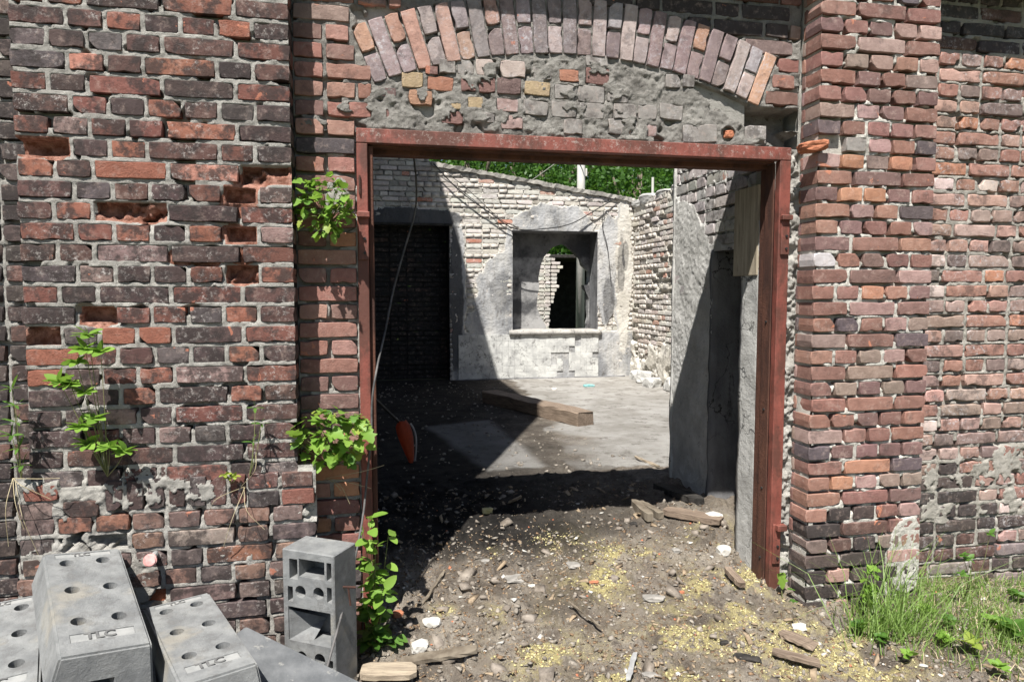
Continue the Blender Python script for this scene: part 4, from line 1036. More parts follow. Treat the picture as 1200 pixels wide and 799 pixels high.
# ---------------------------------------------------------------- fence feet (recycled plastic blocks)
cutcol = []
def boolean(o, cutters):
    bpy.context.view_layer.update()
    bm = bmesh.new()
    for f in cutters: f(bm)
    cm = bpy.data.meshes.new('c'); bm.normal_update(); bm.to_mesh(cm); bm.free(); c = bpy.data.objects.new('c', cm); C.objects.link(c)
    c.matrix_world = o.matrix_world
    md = o.modifiers.new('b', 'BOOLEAN'); md.object = c; md.operation = 'DIFFERENCE'; md.solver = 'EXACT'
    bpy.context.view_layer.update(); dg = bpy.context.evaluated_depsgraph_get()
    me = bpy.data.meshes.new_from_object(o.evaluated_get(dg)); o.modifiers.clear(); o.data = me; bpy.data.objects.remove(c)
def textmesh(s, size, ext):
    cu = bpy.data.curves.new('t', 'FONT'); cu.body = s; cu.size = size; cu.extrude = ext; cu.align_x = 'CENTER'; cu.align_y = 'CENTER'; cu.resolution_u = 2; cu.offset = .0012
    t = bpy.data.objects.new('t', cu); C.objects.link(t); bpy.context.view_layer.update()
    me = bpy.data.meshes.new_from_object(t.evaluated_get(bpy.context.evaluated_depsgraph_get())); bpy.data.objects.remove(t); return me
TLC = textmesh('TLC', .048, .003); TLC.materials.append(M_letter)
def foot(label, Mx, w, l, h=.135, holes=True, plates=True, flare=.02, mat=None):
    """local: x across, y along (0 = far end, -l = near end), z up, top face at z = 0"""
    t = thing('fence_foot', label, 'fence foot', Mx.to_translation(), 0, 'grey recycled plastic fence feet piled against the wall'); t.rotation_euler = Mx.to_euler()
    bm = bmesh.new(); hw = w/2
    T = [(-hw, 0), (hw, 0), (hw, -l), (-hw, -l)]; Bt = [(-hw-flare, .02), (hw+flare, .02), (hw+flare, -l-.02), (-hw-flare, -l-.02)]
    a = [bm.verts.new((x, y, 0)) for x, y in T]; b = [bm.verts.new((x, y, -h)) for x, y in Bt]
    bm.faces.new(a[::-1]); bm.faces.new(b)
    for i in range(4): bm.faces.new((a[i], a[(i+1) % 4], b[(i+1) % 4], b[i]))
    bmesh.ops.recalc_face_normals(bm, faces=bm.faces)
    bmesh.ops.bevel(bm, geom=bm.edges[:], offset=.007, segments=2, affect='EDGES')
    o = from_bm('body', bm, mat or M_foot, t)
    hl = []
    if holes:
        for fy in (.13, .42, .72):
            for sx in (-.23, .23): hl.append((sx*w, -fy*l))
    def cyl(x, y): return lambda bm: bmesh.ops.create_cone(bm, cap_ends=True, segments=20, radius1=.021, radius2=.024, depth=.16, matrix=Matrix.Translation((x, y, -.02)))
    cs = [cyl(x, y) for x, y in hl]
    pls = []
    if plates: pls = [(-.045*l, .028), (-.86*l, .042)]
    for y, hh in pls: cs.append(lambda bm, y=y, hh=hh: bx(bm, -w*.36, w*.36, y-hh/2, y+hh/2, -.003, .02))
    cs.append(lambda bm: bx(bm, -w*.3, w*.12, -l-.1, -l+.1, -h-.02, -h+.05))
    boolean(o, cs)
    for y, hh in pls:
        bm = bmesh.new(); bx(bm, -w*.352, w*.352, y-hh/2+.001, y+hh/2-.001, -.006, -.0022); pt = from_bm('label_plate', bm, M_plate, t)
        place('lettering', TLC, pt, None, (-.03*w, y, -.0012), None, (hh/.042,)*3)
    return t
def frame_from(fl, fr_, nl, nr):
    ey = ((fl-nl)+(fr_-nr)).normalized(); ex = (fr_-fl)+(nr-nl); ex = (ex-ey*ex.dot(ey)).normalized(); ez = ex.cross(ey)
    o = (fl+fr_)/2; Mx = Matrix.Translation(o) @ Matrix((ex, ey, ez)).transposed().to_4x4()
    return Mx, (abs((fr_-fl).dot(ex))+abs((nr-nl).dot(ex)))/2, ((fl-nl).length+(fr_-nr).length)/2
Mx, w_, l_ = frame_from(atz(50, 645, .62), atz(141, 645, .575), atz(68, 768, .5), atz(180, 757, .46)); MA = Mx
foot('largest grey fence foot on top of the pile, six holes, end toward the viewer', Mx, w_, l_)
Mx, w_, l_ = frame_from(atz(170, 712, .40), atz(243, 693, .40), atz(208, 795, .39), atz(243, 693, .39)+(atz(208, 795, .39)-atz(170, 712, .39)))
foot('grey plastic fence foot lying askew right of the largest one, below the pink cap', Mx, .225, .62)
foot('grey plastic fence foot cut by the left photo edge beside the largest one', Matrix.Translation(atz(5, 703, .42)) @ Euler((.12, 0, R(22))).to_matrix().to_4x4(), .24, .62)
fr_ = atz(288, 732, .34); nr = atz(434, 803, .21); d_ = (fr_-nr).normalized(); lf = Vector((0, 0, 1)).cross(d_).normalized()*.24+Vector((0, 0, -.02))
Mx, w_, l_ = frame_from(fr_+lf, fr_, nr+lf, nr)
foot('dark smooth sided grey fence foot half hidden between the askew one and the upright one', Mx, .24, .6, .13, False, False, mat=M_footd)
foot('grey plastic fence foot buried at the bottom of the pile under the largest one', Matrix.Translation((-1.0, -.3, .33)) @ Euler((.05, 0, R(20))).to_matrix().to_4x4(), .26, .62, .14, False, False)
foot('grey plastic fence foot buried at the bottom of the pile under the askew one', Matrix.Translation((-.62, -.35, .25)) @ Euler((.0, 0, R(15))).to_matrix().to_4x4(), .24, .6, .14, False, False)
foot('lowest grey plastic fence foot resting on the ground under the pile', Matrix.Translation((-.9, -.32, .17)) @ Euler((0, 0, R(60))).to_matrix().to_4x4(), .3, .62, .18, False, False)
# the upright one, seen from its hollow underside
YE = -.30; pe0, pe1 = at(331, 640, YE), at(394, 634, YE); be = at(394, 800, YE)
t = thing('fence_foot', 'grey plastic fence foot standing upright against the pier showing its hollow underside', 'fence foot', (pe0.x, YE-.02, 0), R(-31), 'grey recycled plastic fence feet piled against the wall')
W_, H_, D_ = .235, pe0.z+.06, .15
bm = bmesh.new(); bx(bm, 0, W_, 0, D_, -.06, H_-.06, .004); o = from_bm('body', bm, M_foot, t)
zt = H_-.06
def c_(x0, x1, z0, z1, d=.1): return lambda bm: bx(bm, x0*W_, x1*W_, -.02, d, zt-z1, zt-z0)
def hc_(x, z): return lambda bm: bmesh.ops.create_cone(bm, cap_ends=True, segments=16, radius1=.024, radius2=.024, depth=.25, matrix=Matrix.Translation((x*W_, 0, zt-z)) @ Matrix.Rotation(R(90), 4, 'X'))
boolean(o, [c_(.14, .3, .035, .115), c_(.33, .82, .03, .10), c_(.86, .95, .03, .1), c_(.1, .2, .145, .205), c_(.86, .95, .125, .185), c_(.1, .92, .225, .36), c_(.1, .2, .42, .455), c_(.86, .95, .41, .455), c_(.1, .9, .50, .60),
            hc_(.35, .16), hc_(.7, .155), hc_(.35, .42), hc_(.7, .415)])
bm = bmesh.new(); vs = [bm.verts.new(q_) for q_ in ((.1*W_, .005, zt-.36), (.1*W_, .005, zt-.24), (.1*W_, .1, zt-.24), (.55*W_, .1, zt-.30), (.5*W_, .03, zt-.36))]
bm.faces.new((vs[0], vs[1], vs[2])); bm.faces.new((vs[1], vs[3], vs[0])); bm.faces.new((vs[0], vs[3], vs[4])); from_bm('inner_web', bm, M_foot, t)
# steel clip on its side
bm = bmesh.new(); p = at(408, 688, -.39); tube(bm, [p+Vector((-.028, 0, .005)), p+Vector((.028, 0, -.002))], .005, 6); tube(bm, [p, p+Vector((.008, -.004, -.07))], .004, 6)
tag(from_bm('rusty_clip', bm, M_brown), 'small rusty T shaped clip hooked on the side of the upright fence foot', 'clip')
# pink cap on a peg
pk = thing('round_cap', 'round pink cap sticking out of the wall above the fence feet', 'cap', at(182, 649, -.17))
bm = bmesh.new(); bmesh.ops.create_cone(bm, cap_ends=True, segments=24, radius1=.0245, radius2=.0245, depth=.018, matrix=Matrix.Translation((0, -.062, 0)) @ Matrix.Rotation(R(82), 4, 'X'))
bmesh.ops.bevel(bm, geom=[e for e in bm.edges if len(e.link_faces) == 2 and e.calc_face_angle() > .8], offset=.004, segments=2, affect='EDGES'); from_bm('disc', bm, M_pink, pk)
bm = bmesh.new(); tube(bm, [(0, .02, 0), (0, -.06, 0)], .012, 10); from_bm('peg', bm, M_steel, pk)

# ---------------------------------------------------------------- debris: loose things one can point at
def plank(name, label, a, b, w, h, mat, cat='plank', lift=0.0, seed=0):
    r = random.Random(seed); a = Vector(a); b = Vector(b); L = (b-a).length; bm = bmesh.new(); n = 8
    ring = []
    for i in range(n+1):
        t_ = i/n; tw = w*(1 if 0 < i < n else r.uniform(.5, .9))
        ring.append([bm.verts.new((L*(t_-.5)+r.uniform(-.006, .006), s_*tw/2+r.uniform(-.003, .003), q_*h+r.uniform(-.002, .002))) for s_, q_ in ((-1, 0), (1, 0), (1, 1), (-1, 1))])
    for A, B in zip(ring, ring[1:]):
        for k in range(4): bm.faces.new((A[k], A[(k+1) % 4], B[(k+1) % 4], B[k]))
    bm.faces.new(ring[0][::-1]); bm.faces.new(ring[-1]); bmesh.ops.recalc_face_normals(bm, faces=bm.faces)
    d = b-a; m = (a+b)/2; o = from_bm(name, bm, mat)
    o.location = (m.x, m.y, max(g1(a.x, a.y), g1(m.x, m.y))+lift); o.rotation_euler = (0, -math.atan2(g1(b.x, b.y)-g1(a.x, a.y), d.length), math.atan2(d.y, d.x)); return tag(o, label, cat)
def gp(x, y, z=.08): 
    q_ = atz(x, y, z)
    for _ in range(3): q_ = atz(x, y, g1(q_.x, q_.y)+.01)
    return q_
def rock(name, label, px, py, size, mat, cat, seed, sub=2, rz=0, rx=0, amp=.3):
    q_ = gp(px, py); o = place(name, lump_mesh(name, size, seed, sub, amp), None, mat, (q_.x, q_.y, g1(q_.x, q_.y)+size[2]*.35), (rx, 0, rz)); return tag(o, label, cat)
plank('log', 'long split log end lying toward the doorway at the shade edge', gp(742, 590), gp(762, 611), .05, .045, M_bark, 'log', 0, 1)
plank('log', 'shorter pale log end beside the long split one at the shade edge', gp(750, 592), gp(775, 607), .045, .04, M_bark, 'log', 0, 2)
plank('plank', 'broad brown plank lying near the foot of the partition wall', gp(778, 602), gp(845, 612), .11, .03, M_oldwood, 'plank', 0, 3)
plank('plank', 'dark plank lying in shade against the partition foot', gp(770, 570), gp(822, 590), .09, .04, M_char, 'plank', .01, 4)
plank('stick', 'thin stick lying on the sunlit floor near the partition wall', gp(744, 536, .2), gp(772, 546, .2), .02, .015, M_wood, 'stick', 0, 5)
plank('stick', 'thin brown stick lying in the middle of the sunlit rubble', gp(666, 716), gp(704, 741), .008, .008, M_bark, 'stick', .01, 6)
plank('plank', 'splintered brown board piece in the yellow debris at lower right', gp(905, 768), gp(960, 782), .05, .015, M_oldwood, 'board', .01, 7)
plank('plank', 'pale reddish board piece in the yellow debris below the right door post', gp(915, 742), gp(955, 762), .075, .012, M_oldwood, 'board', .008, 8)
plank('plank', 'small wood offcut leaning at the foot of the concrete reveal', gp(852, 672), gp(870, 690), .04, .025, M_oldwood, 'offcut', .01, 9)
plank('board', 'short sunlit wooden board lying at the bottom beside the upright fence foot', gp(424, 790), gp(489, 792), .10, .02, M_wood, 'board', .02, 10)
plank('board', 'dark split board lying behind the short sunlit board at the bottom', gp(470, 778), gp(560, 772), .06, .015, M_bark, 'board', .015, 11)
plank('stick', 'crooked twig half in shade at the left edge of the sunlit patch', gp(497, 708), gp(520, 660), .014, .012, M_bark, 'twig', .01, 12)
plank('metal_strip', 'narrow grey metal strip with holes lying at the bottom centre', gp(736, 797), gp(744, 770), .022, .003, M_steel, 'metal strip', .012, 13)
rock('concrete_slab', 'flat grey slab fragment lying in the sunlit rubble near the shade edge', 606, 664, (.09, .06, .012), M_stone, 'slab', 21)
rock('concrete_slab', 'dull grey flat slab fragment right of the paler one in the rubble', 672, 660, (.045, .05, .01), M_stone, 'slab', 22)
rock('stone', 'white plaster lump at the lower left of the sunlit patch', 492, 763, (.045, .035, .03), M_white, 'plaster lump', 23)
rock('stone', 'pale rough plaster lump above the white one at the shade boundary', 505, 728, (.05, .04, .022), M_white, 'plaster lump', 24)
rock('stone', 'white plaster block by the foot of the concrete reveal', 848, 640, (.05, .04, .035), M_white, 'plaster lump', 25)
rock('stone', 'whitish plaster block just behind the one at the concrete reveal', 836, 606, (.06, .05, .035), M_white, 'plaster lump', 26)
rock('stone', 'bluish grey crumpled lump in the rubble near the partition', 792, 640, (.03, .025, .022), M_stone, 'stone', 27)
rock('stone', 'thin white tile fragment lying in front of the right pier corner', 937, 733, (.042, .03, .008), M_white, 'tile fragment', 28, 2, -.5, .3)
rock('stone', 'black charred lump at lower right of the yellow debris', 848, 752, (.026, .016, .014), M_char, 'charred lump', 29)
rock('stone', 'long flat black charred piece beside the round charred lump', 875, 768, (.075, .03, .01), M_char, 'charred piece', 30, 2, -.5)
rock('stone', 'greyish flat stone at the bottom centre right of the metal strip', 762, 789, (.04, .03, .012), M_stone, 'stone', 31)
rock('stone', 'layered grey stone in the middle of the sunlit rubble', 766, 697, (.07, .035, .016), M_stone, 'stone', 32, 2, -.3)
rock('broken_brick', 'flat orange brick shard lying in the centre of the rubble', 695, 677, (.035, .016, .009), M_clay, 'brick shard', 33)
rock('broken_brick', 'tiny orange brick shard right of the layered grey stone', 799, 692, (.018, .012, .009), M_clay, 'brick shard', 34)
rock('broken_brick', 'reddish rounded brick piece in shade at the left door post foot', 467, 718, (.035, .03, .02), M_clay, 'brick shard', 35)
rock('stone', 'small pale green mossy lump in the dark just beyond the shade edge', 571, 600, (.04, .03, .025), M_yellow, 'mossy lump', 36)
rock('plastic_scrap', 'teal plastic scrap lying on the floor near the back wall', 690, 452, (.11, .06, .03), M_teal, 'plastic scrap', 37)
rock('stone', 'white lump on the floor between the beam and the back wall', 649, 456, (.05, .04, .03), M_white, 'plaster lump', 38)
rock('stone', 'small white chip left of the orange brick shard near the slab', 625, 680, (.03, .014, .008), M_white, 'chip', 39)
rock('stone', 'tiny white pebble at the bottom in the yellow debris', 795, 788, (.012, .01, .01), M_white, 'pebble', 40)
rock('stone', 'small dark angular stone beside the sunlit shade edge', 742, 612, (.03, .02, .02), M_char, 'stone', 41)
rock('stone', 'grey broken stone lying in the shade near the left twig', 569, 655, (.035, .025, .022), M_stone, 'stone', 42)
BL = ['pale plaster boulder in the far right corner at the foot of the side wall', 'grey plaster boulder second from the far right corner of the room', 'plaster boulder half buried midway along the side wall foot', 'plaster boulder nearest the partition wall at the side wall foot']
for i in range(4):
    a_ = 7.2-i*.45; 
    o = place('rubble_stone', lump_mesh('rubble_stone', (.14, .16, .13), 80+i, 3, .35), None, MP_grey, (XR-.05-.06*(i % 3), a_, .24+.05*(i % 2)), (0, 0, i))
    tag(o, BL[i], 'rubble', 'plaster boulders along the side wall foot')

# ---------------------------------------------------------------- debris: uncountable
def icos():
    bm = bmesh.new(); bmesh.ops.create_icosphere(bm, subdivisions=1, radius=1); V = np.array([v.co[:] for v in bm.verts]); T = np.array([[v.index for v in f.verts] for f in bm.faces]); bm.free(); return V, T
IV, IT = icos()
OV = np.array([(1, 0, 0), (0, 1, 0), (-1, 0, 0), (0, -1, 0), (0, 0, 1), (0, 0, -1)], float); OT = np.array([(0, 1, 4), (1, 2, 4), (2, 3, 4), (3, 0, 4), (1, 0, 5), (2, 1, 5), (3, 2, 5), (0, 3, 5)])
CV = np.array([(-1, -1, -1), (1, -1, -1), (1, 1, -1), (-1, 1, -1), (-1, -1, 1), (1, -1, 1), (1, 1, 1), (-1, 1, 1)])*.8
CT = np.array([(0, 2, 1), (0, 3, 2), (4, 5, 6), (4, 6, 7), (0, 1, 5), (0, 5, 4), (1, 2, 6), (1, 6, 5), (2, 3, 7), (2, 7, 6), (3, 0, 4), (3, 4, 7)])
def scatter(name, n, region, smin, smax, flat, mat, bV, bT, mask=None, elong=1., seed=0, tilt=.5, lift=.3, dark=.8):
    r = np.random.RandomState(seed); x = r.uniform(region[0], region[1], n); y = r.uniform(region[2], region[3], n)
    if mask is not None: k_ = r.rand(n) < mask(x, y); x = x[k_]; y = y[k_]
    if dark is not None: k_ = r.rand(len(x)) > dark*sst(.5, .9, y); x = x[k_]; y = y[k_]
    inr = ~((x > XP0-.02) & (x < XP1) & (y > -.13)) & ~((x > 1.95) & (y > 0) & (y < .35)) & ~((x > XP1-.1) & (y > .0)) & ~((x < -.05) & (y > -.15)) & ~((x > 2.1) & (y > 1.0) & (y < 1.63))
    x = x[inr]; y = y[inr]; n = len(x); z = gh(x, y)
    s = smin+(smax-smin)*r.rand(n)**3; sc_ = np.stack([s*(1+(elong-1)*r.rand(n)), s, s*(flat+(.4*r.rand(n)))], -1)
    V = bV[None]*(1+r.uniform(-.45, .45, (n, len(bV), 1)))*sc_[:, None]
    a = r.uniform(0, 6.28, n); b = r.normal(0, tilt, n); ca, sa, cb_, sb = np.cos(a), np.sin(a), np.cos(b), np.sin(b)
    X1 = V[..., 0]*cb_[:, None]+V[..., 2]*sb[:, None]; Z1 = -V[..., 0]*sb[:, None]+V[..., 2]*cb_[:, None]
    X2 = X1*ca[:, None]-V[..., 1]*sa[:, None]; Y2 = X1*sa[:, None]+V[..., 1]*ca[:, None]
    P = np.stack([X2+x[:, None], Y2+y[:, None], Z1+z[:, None]+(sc_[:, 2]*lift)[:, None]], -1).reshape(-1, 3)
    T = (bT[None]+(np.arange(n)*len(bV))[:, None, None]).reshape(-1, 3)
    return np_mesh(name, P, T)
REG = (-.4, 3.6, -1.4, 1.6)
def stuff(name, me, mat, label, cat):
    o = place(name, me, None, mat, kind='stuff'); tag(o, label, cat)
stuff('rubble_crumbs', scatter('rubble_crumbs', 15000, REG, .0015, .014, .3, M_pebble, IV, IT, elong=1.8, seed=1), M_pebble, 'grey brown crumbs and pebbles strewn over the ground in the doorway', 'rubble')
stuff('yellow_crumbs', scatter('yellow_crumbs', 95000, REG, .0015, .008, .6, M_yellow, OV, OT, lambda x, y: ymask(x, y)**1.6, elong=1.6, seed=2), M_yellow, 'pale yellow crumbled foam scattered on the ground by the right post', 'foam crumbs')
stuff('wood_chips', scatter('wood_chips', 14000, REG, .002, .006, .15, M_chip, CV, CT, elong=4, seed=3), M_chip, 'small brown wood chips and splinters mixed in the doorway rubble', 'wood chips')
stuff('angular_rubble', scatter('angular_rubble', 420, REG, .008, .034, .35, M_pebble, CV, CT, elong=1.6, seed=13, dark=.5), M_rub, 'larger angular rubble pieces half sunk in the doorway ground', 'rubble')
stuff('bark_pieces', scatter('bark_pieces', 500, REG, .006, .018, .18, M_chip, CV, CT, elong=3.5, seed=14, dark=.3), M_chip, 'dark bark and rotten wood pieces strewn over the doorway ground', 'bark')
stuff('leaf_litter', scatter('leaf_litter', 9000, REG, .004, .013, .05, M_litter, OV, OT, elong=1.7, seed=12), M_litter, 'brown dead leaf scraps and bark flakes lying over the doorway ground', 'leaf litter')
stuff('plaster_chips', scatter('plaster_chips', 800, (-.4, 3.6, -1.3, 1.7), .0015, .011, .3, M_white, CV, CT, elong=2, seed=4), M_white, 'tiny white plaster chips dotted over the doorway rubble', 'plaster chips')
stuff('brick_crumbs', scatter('brick_crumbs', 350, REG, .002, .009, .5, M_clay, IV, IT, seed=5), M_clay, 'sparse orange brick crumbs in the doorway rubble', 'brick crumbs')
stuff('floor_grit', scatter('floor_grit', 1500, (0, 4, 1.8, 7.4), .003, .022, .4, M_pebble, IV, IT, seed=6, dark=0), M_pebble, 'loose grit and small stones strewn over the floor of the ruined room', 'grit')

# ---------------------------------------------------------------- leaves and plants
def leaf_mesh(name, mat, kind=0, seed=0):
    r = random.Random(seed)
    if kind == 0: out = [(0, 0), (.22, .12), (.33, .35), (.28, .62), (.14, .85), (0, 1)]
    elif kind == 1: out = [(0, .02), (.30, -.05), (.46, .2), (.33, .34), (.50, .55), (.27, .62), (.2, .82), (0, 1)]     # lobed
    else: out = [(0, 0), (.1, .2), (.13, .45), (.09, .75), (0, 1)]
    out = [(x*r.uniform(.9, 1.1), y) for x, y in out]
    bm = bmesh.new(); mid = [bm.verts.new((0, y, -.12*y*y)) for _, y in out]
    for sgn in (-1, 1):
        ed = [mid[0]]+[bm.verts.new((sgn*x, y, .10*x*2-.14*y*y+r.uniform(-.03, .03))) for x, y in out[1:-1]]+[mid[-1]]
        for i in range(len(out)-1):
            vs = [mid[i], mid[i+1], ed[i+1], ed[i]] if sgn > 0 else [mid[i], ed[i], ed[i+1], mid[i+1]]
            vs = [v for j, v in enumerate(vs) if v not in vs[:j]]
            if len(vs) > 2: bm.faces.new(vs)
    me = bpy.data.meshes.new(name); bm.normal_update(); bm.to_mesh(me); bm.free(); me.materials.append(mat)
    me.polygons.foreach_set('use_smooth', [True]*len(me.polygons)); return me
LV = {(k, m.name): [leaf_mesh('leaf', m, k, s_) for s_ in range(3)] for k in (0, 1, 2) for m in (M_leaf, M_leafd, M_leafy)}
def leaf(par, p, d, size, kind=0, mat=M_leaf, roll=None):
    d = Vector(d).normalized(); q_ = d.to_track_quat('Y', 'Z'); e = (q_ @ Euler((0, rnd.gauss(0, .5) if roll is None else roll, 0)).to_quaternion()).to_euler()
    return place('leaf', rnd.choice(LV[(kind, mat.name)]), par, None, Vector(p)-par.location, e, (size,)*3)
def plant(name, label, root, stems, cat='plant', r=.0025, group=None):
    t = thing(name, label, cat, root, 0, group)
    bm = bmesh.new()
    for s_ in stems: tube(bm, spline([Vector(p)-Vector(root) for p in s_], 4), r, 5, r*.5)
    from_bm('stem', bm, M_stem, t); return t
def bush(label, root, cx, cy, Y0, rx, ry, n, size, kind=1, dy=.09, mat=M_leaf, cat='shrub'):
    cen = at(cx, cy, Y0); stems = []
    pts = []
    for i in range(n):
        a = rnd.uniform(0, 6.283); q_ = math.sqrt(rnd.random()); x, z_ = rx*q_*math.cos(a), ry*q_*math.sin(a)
        pts.append(cen+Vector((x, -abs(rnd.gauss(0, dy))*(1-.5*q_)-.01, z_)))
    for p in pts[::5]: stems.append([root, root.lerp(p, .5)+Vector((0, -.03, rnd.uniform(-.01, .03))), p])
    t = plant('wall_plant', label, root, stems, cat)
    for p in pts: leaf(t, p, ((p-cen).x*3+rnd.gauss(0, .3), -.8+rnd.gauss(0, .3), -.3+rnd.gauss(0, .4)+(p-cen).z*2), size*rnd.uniform(.4, 1.2), kind if rnd.random() < .75 else 0, rnd.choice((mat, mat, mat, M_leafd, M_leafd, M_leafy) if rnd.random() < .6 else (mat,)))
    return t
bush('bright green leafy clump growing from the upper wall left of the door frame', at(385, 262, .01), 380, 243, -.04, .115, .125, 170, .045)
bush('bright green leafy clump growing at mid height left of the door frame', at(395, 545, .01), 390, 508, -.06, .155, .12, 120, .06)
# tall plant right of the upright fence foot
root = Vector((-.03, -.12, g1(-.03, -.12))); sts = []; lv = []
for (x, y) in ((432, 606), (455, 628), (440, 640), (425, 620), (448, 690), (430, 700), (462, 745), (440, 660)):
    p = at(x, y, -.15+rnd.uniform(-.06, .04)); sts.append([root+Vector((rnd.uniform(-.02, .02), rnd.uniform(-.03, .03), 0)), root.lerp(p, .5)+Vector((rnd.uniform(-.02, .02), rnd.uniform(-.02, .02), 0)), p])
t = plant('tall_weed', 'tall green leafy weed growing between the upright fence foot and the left door post', root, sts, 'weed', .003)
for s_ in sts:
    sp = spline(s_, 6)
    for k, p in enumerate(sp[1:]):
        for j in range(2):
            if rnd.random() < .85 and p.z > .05:
                a = rnd.uniform(0, 6.28); leaf(t, p+Vector((math.cos(a)*.012, math.sin(a)*.012, 0)), (math.cos(a), math.sin(a)-.5, .1+rnd.gauss(0, .3)), rnd.uniform(.035, .075), 0, M_leaf if p.z > .25 else M_leafd)
# whorled plant on the pier
def whorl_plant(label, root_px, pts, Yt, n=6, size=.055, mat=M_leaf, kind=0):
    root = at(*root_px, YP-.012); P_ = [at(x, y, YP-d_) for x, y, d_ in pts]; sts = [[root, root.lerp(p, .5)+Vector((.01, -.02, 0)), p] for p in P_]
    t = plant('wall_plant', label, root, sts, 'plant', .0022)
    for p in P_:
        for k in range(n):
            a = 6.28*k/n+rnd.uniform(-.3, .3); leaf(t, p, (math.cos(a), -.35+.35*math.sin(a), math.sin(a)*.35+.25), size*rnd.uniform(.7, 1.15), kind, mat, rnd.gauss(0, .4))
    return t
whorl_plant('slender plant with whorls of light green leaves rising from the ledge of the dark pier', (126, 558), [(100, 410, .12), (103, 392, .11), (82, 450, .10), (98, 460, .10), (112, 490, .08), (103, 520, .07), (147, 528, .06), (128, 523, .08), (70, 448, .11), (118, 412, .12), (90, 425, .11), (95, 500, .08)], YP, 8)
whorl_plant('narrow leaved weed at the far left edge of the pier', (25, 560), [(14, 455, .08), (18, 475, .08), (20, 495, .07), (14, 510, .07), (22, 525, .05), (26, 545, .04)], YP, 5, .05, M_leafd, 2)
whorl_plant('wispy little weed near the right edge of the dark pier', (292, 560), [(299, 478, .06), (306, 496, .05), (296, 518, .05)], YP, 4, .045, M_leafd, 2)
whorl_plant('tiny yellow green leaf rosette on the pier ledge below the wispy weed', (270, 566), [(268, 560, .04), (263, 556, .05), (275, 558, .04)], YP, 5, .028, M_leafy, 0)
for (lb, px_) in (('dry grass wisps hanging over the broken left end of the ledge', [(20, 560), (60, 585), (28, 620), (45, 650), (10, 640), (70, 560)]), ('dry grass wisps hanging below the wispy weed on the pier', [(285, 570), (300, 530), (262, 640), (310, 620), (245, 600)]), ('bare dry twig tangle below the mid height leafy clump', [(385, 560), (410, 590), (435, 572), (400, 575), (450, 545)])):
    root = at(*px_[0], YP-.03) if px_[0][0] < 340 else at(*px_[0], -.02); bm = bmesh.new()
    for q_ in px_[1:]:
        e = at(*q_, (YP if q_[0] < 340 else 0)-rnd.uniform(.02, .08)); tube(bm, spline([root+Vector((rnd.uniform(-.02, .02), 0, 0)), root.lerp(e, .5)+Vector((rnd.uniform(-.03, .03), -.04, rnd.uniform(.0, .04))), e], 5), .0012, 4)
    tag(from_bm('dry_stem', bm, M_straw), lb, 'dry grass')
# small leaves at the right door post foot
def rosette(name, label, px, py, n, size, mat=M_leaf, kind=1, z=None, up=.4):
    g_ = gp(px, py); t = plant(name, label, g_, [[g_, g_+Vector((0, 0, .03))]], 'plant')
    for k in range(n):
        a = 6.28*k/n+rnd.uniform(-.4, .4); leaf(t, g_+Vector((0, 0, .02+rnd.uniform(0, .02))), (math.cos(a), math.sin(a), up+rnd.uniform(-.2, .3)), size*rnd.uniform(.7, 1.1), kind, mat)
t = plant('seedling', 'single bright green leaf sprouting beside the foot of the right door post', gp(917, 700), [[gp(917, 700), at(914, 676, -.06)]], 'seedling')
leaf(t, at(914, 672, -.06), (.1, -.35, -.9), .075, 1, M_leaf, 0); leaf(t, at(926, 704, -.1), (.6, -.6, -.2), .06, 1, M_leafd, 0); leaf(t, at(922, 690, -.08), (.7, -.4, .1), .04, 0, M_leafd, 0)
# weeds on the right
specs = [('broad leaved plant with large glossy leaves at the right edge under the wall', 1188, 745, 9, .13, M_leafd, 0), ('low bright green rosette among the grass left of the broad leaved plant', 1165, 735, 10, .07, M_leaf, 0),
         ('yellow green broad leaf pair lying in the grass', 1140, 765, 4, .08, M_leafy, 0), ('small green rosette at the left edge of the weeds by the pier', 1005, 742, 8, .05, M_leafd, 1),
         ('leafy sprig with rounded leaves under the pier plaster patch', 1022, 712, 7, .05, M_leaf, 0), ('small green seedling cluster in front of the tall grass', 1065, 775, 7, .04, M_leaf, 0),
         ('dark green creeping weed along the wall foot', 1110, 735, 10, .05, M_leafd, 1)]
specs += [('mid green weed at the right edge just below the wall foot', 1192, 705, 8, .06, M_leafd, 0), ('bright weed clump between the plaster patch and the tall grass', 1085, 722, 9, .055, M_leaf, 1),
          ('light green weed at the bottom right corner', 1170, 790, 8, .05, M_leaf, 0), ('green creeper below the upright weed with rounded leaves', 1035, 755, 9, .045, M_leafd, 1), ('leafy weed in the middle of the grass strip', 1105, 755, 9, .05, M_leaf, 1)]
for lb, x, y, n, s_, m_, k_ in specs: rosette('weed', lb, x, y, n, s_, m_, k_)
t = whorl_plant('thin upright weed with small leaves in front of the right wall', (1130, 700), [(1128, 650, .1), (1135, 655, .1), (1127, 672, .1), (1160, 625, .1)], YP, 5, .035, M_leafd)
g_ = gp(1018, 745); sts = [[g_, at(1018, 700, -.28), at(1016, 668, -.26)]]
t = plant('wall_plant', 'upright weed with hanging rounded leaves before the right pier', g_, sts, 'plant', .0035)
for k in range(16): leaf(t, at(1018+rnd.uniform(-7, 7), 668+rnd.uniform(-6, 45), -.27), (rnd.gauss(0, 1), -.7, -.3), rnd.uniform(.03, .055), 1, M_leaf)
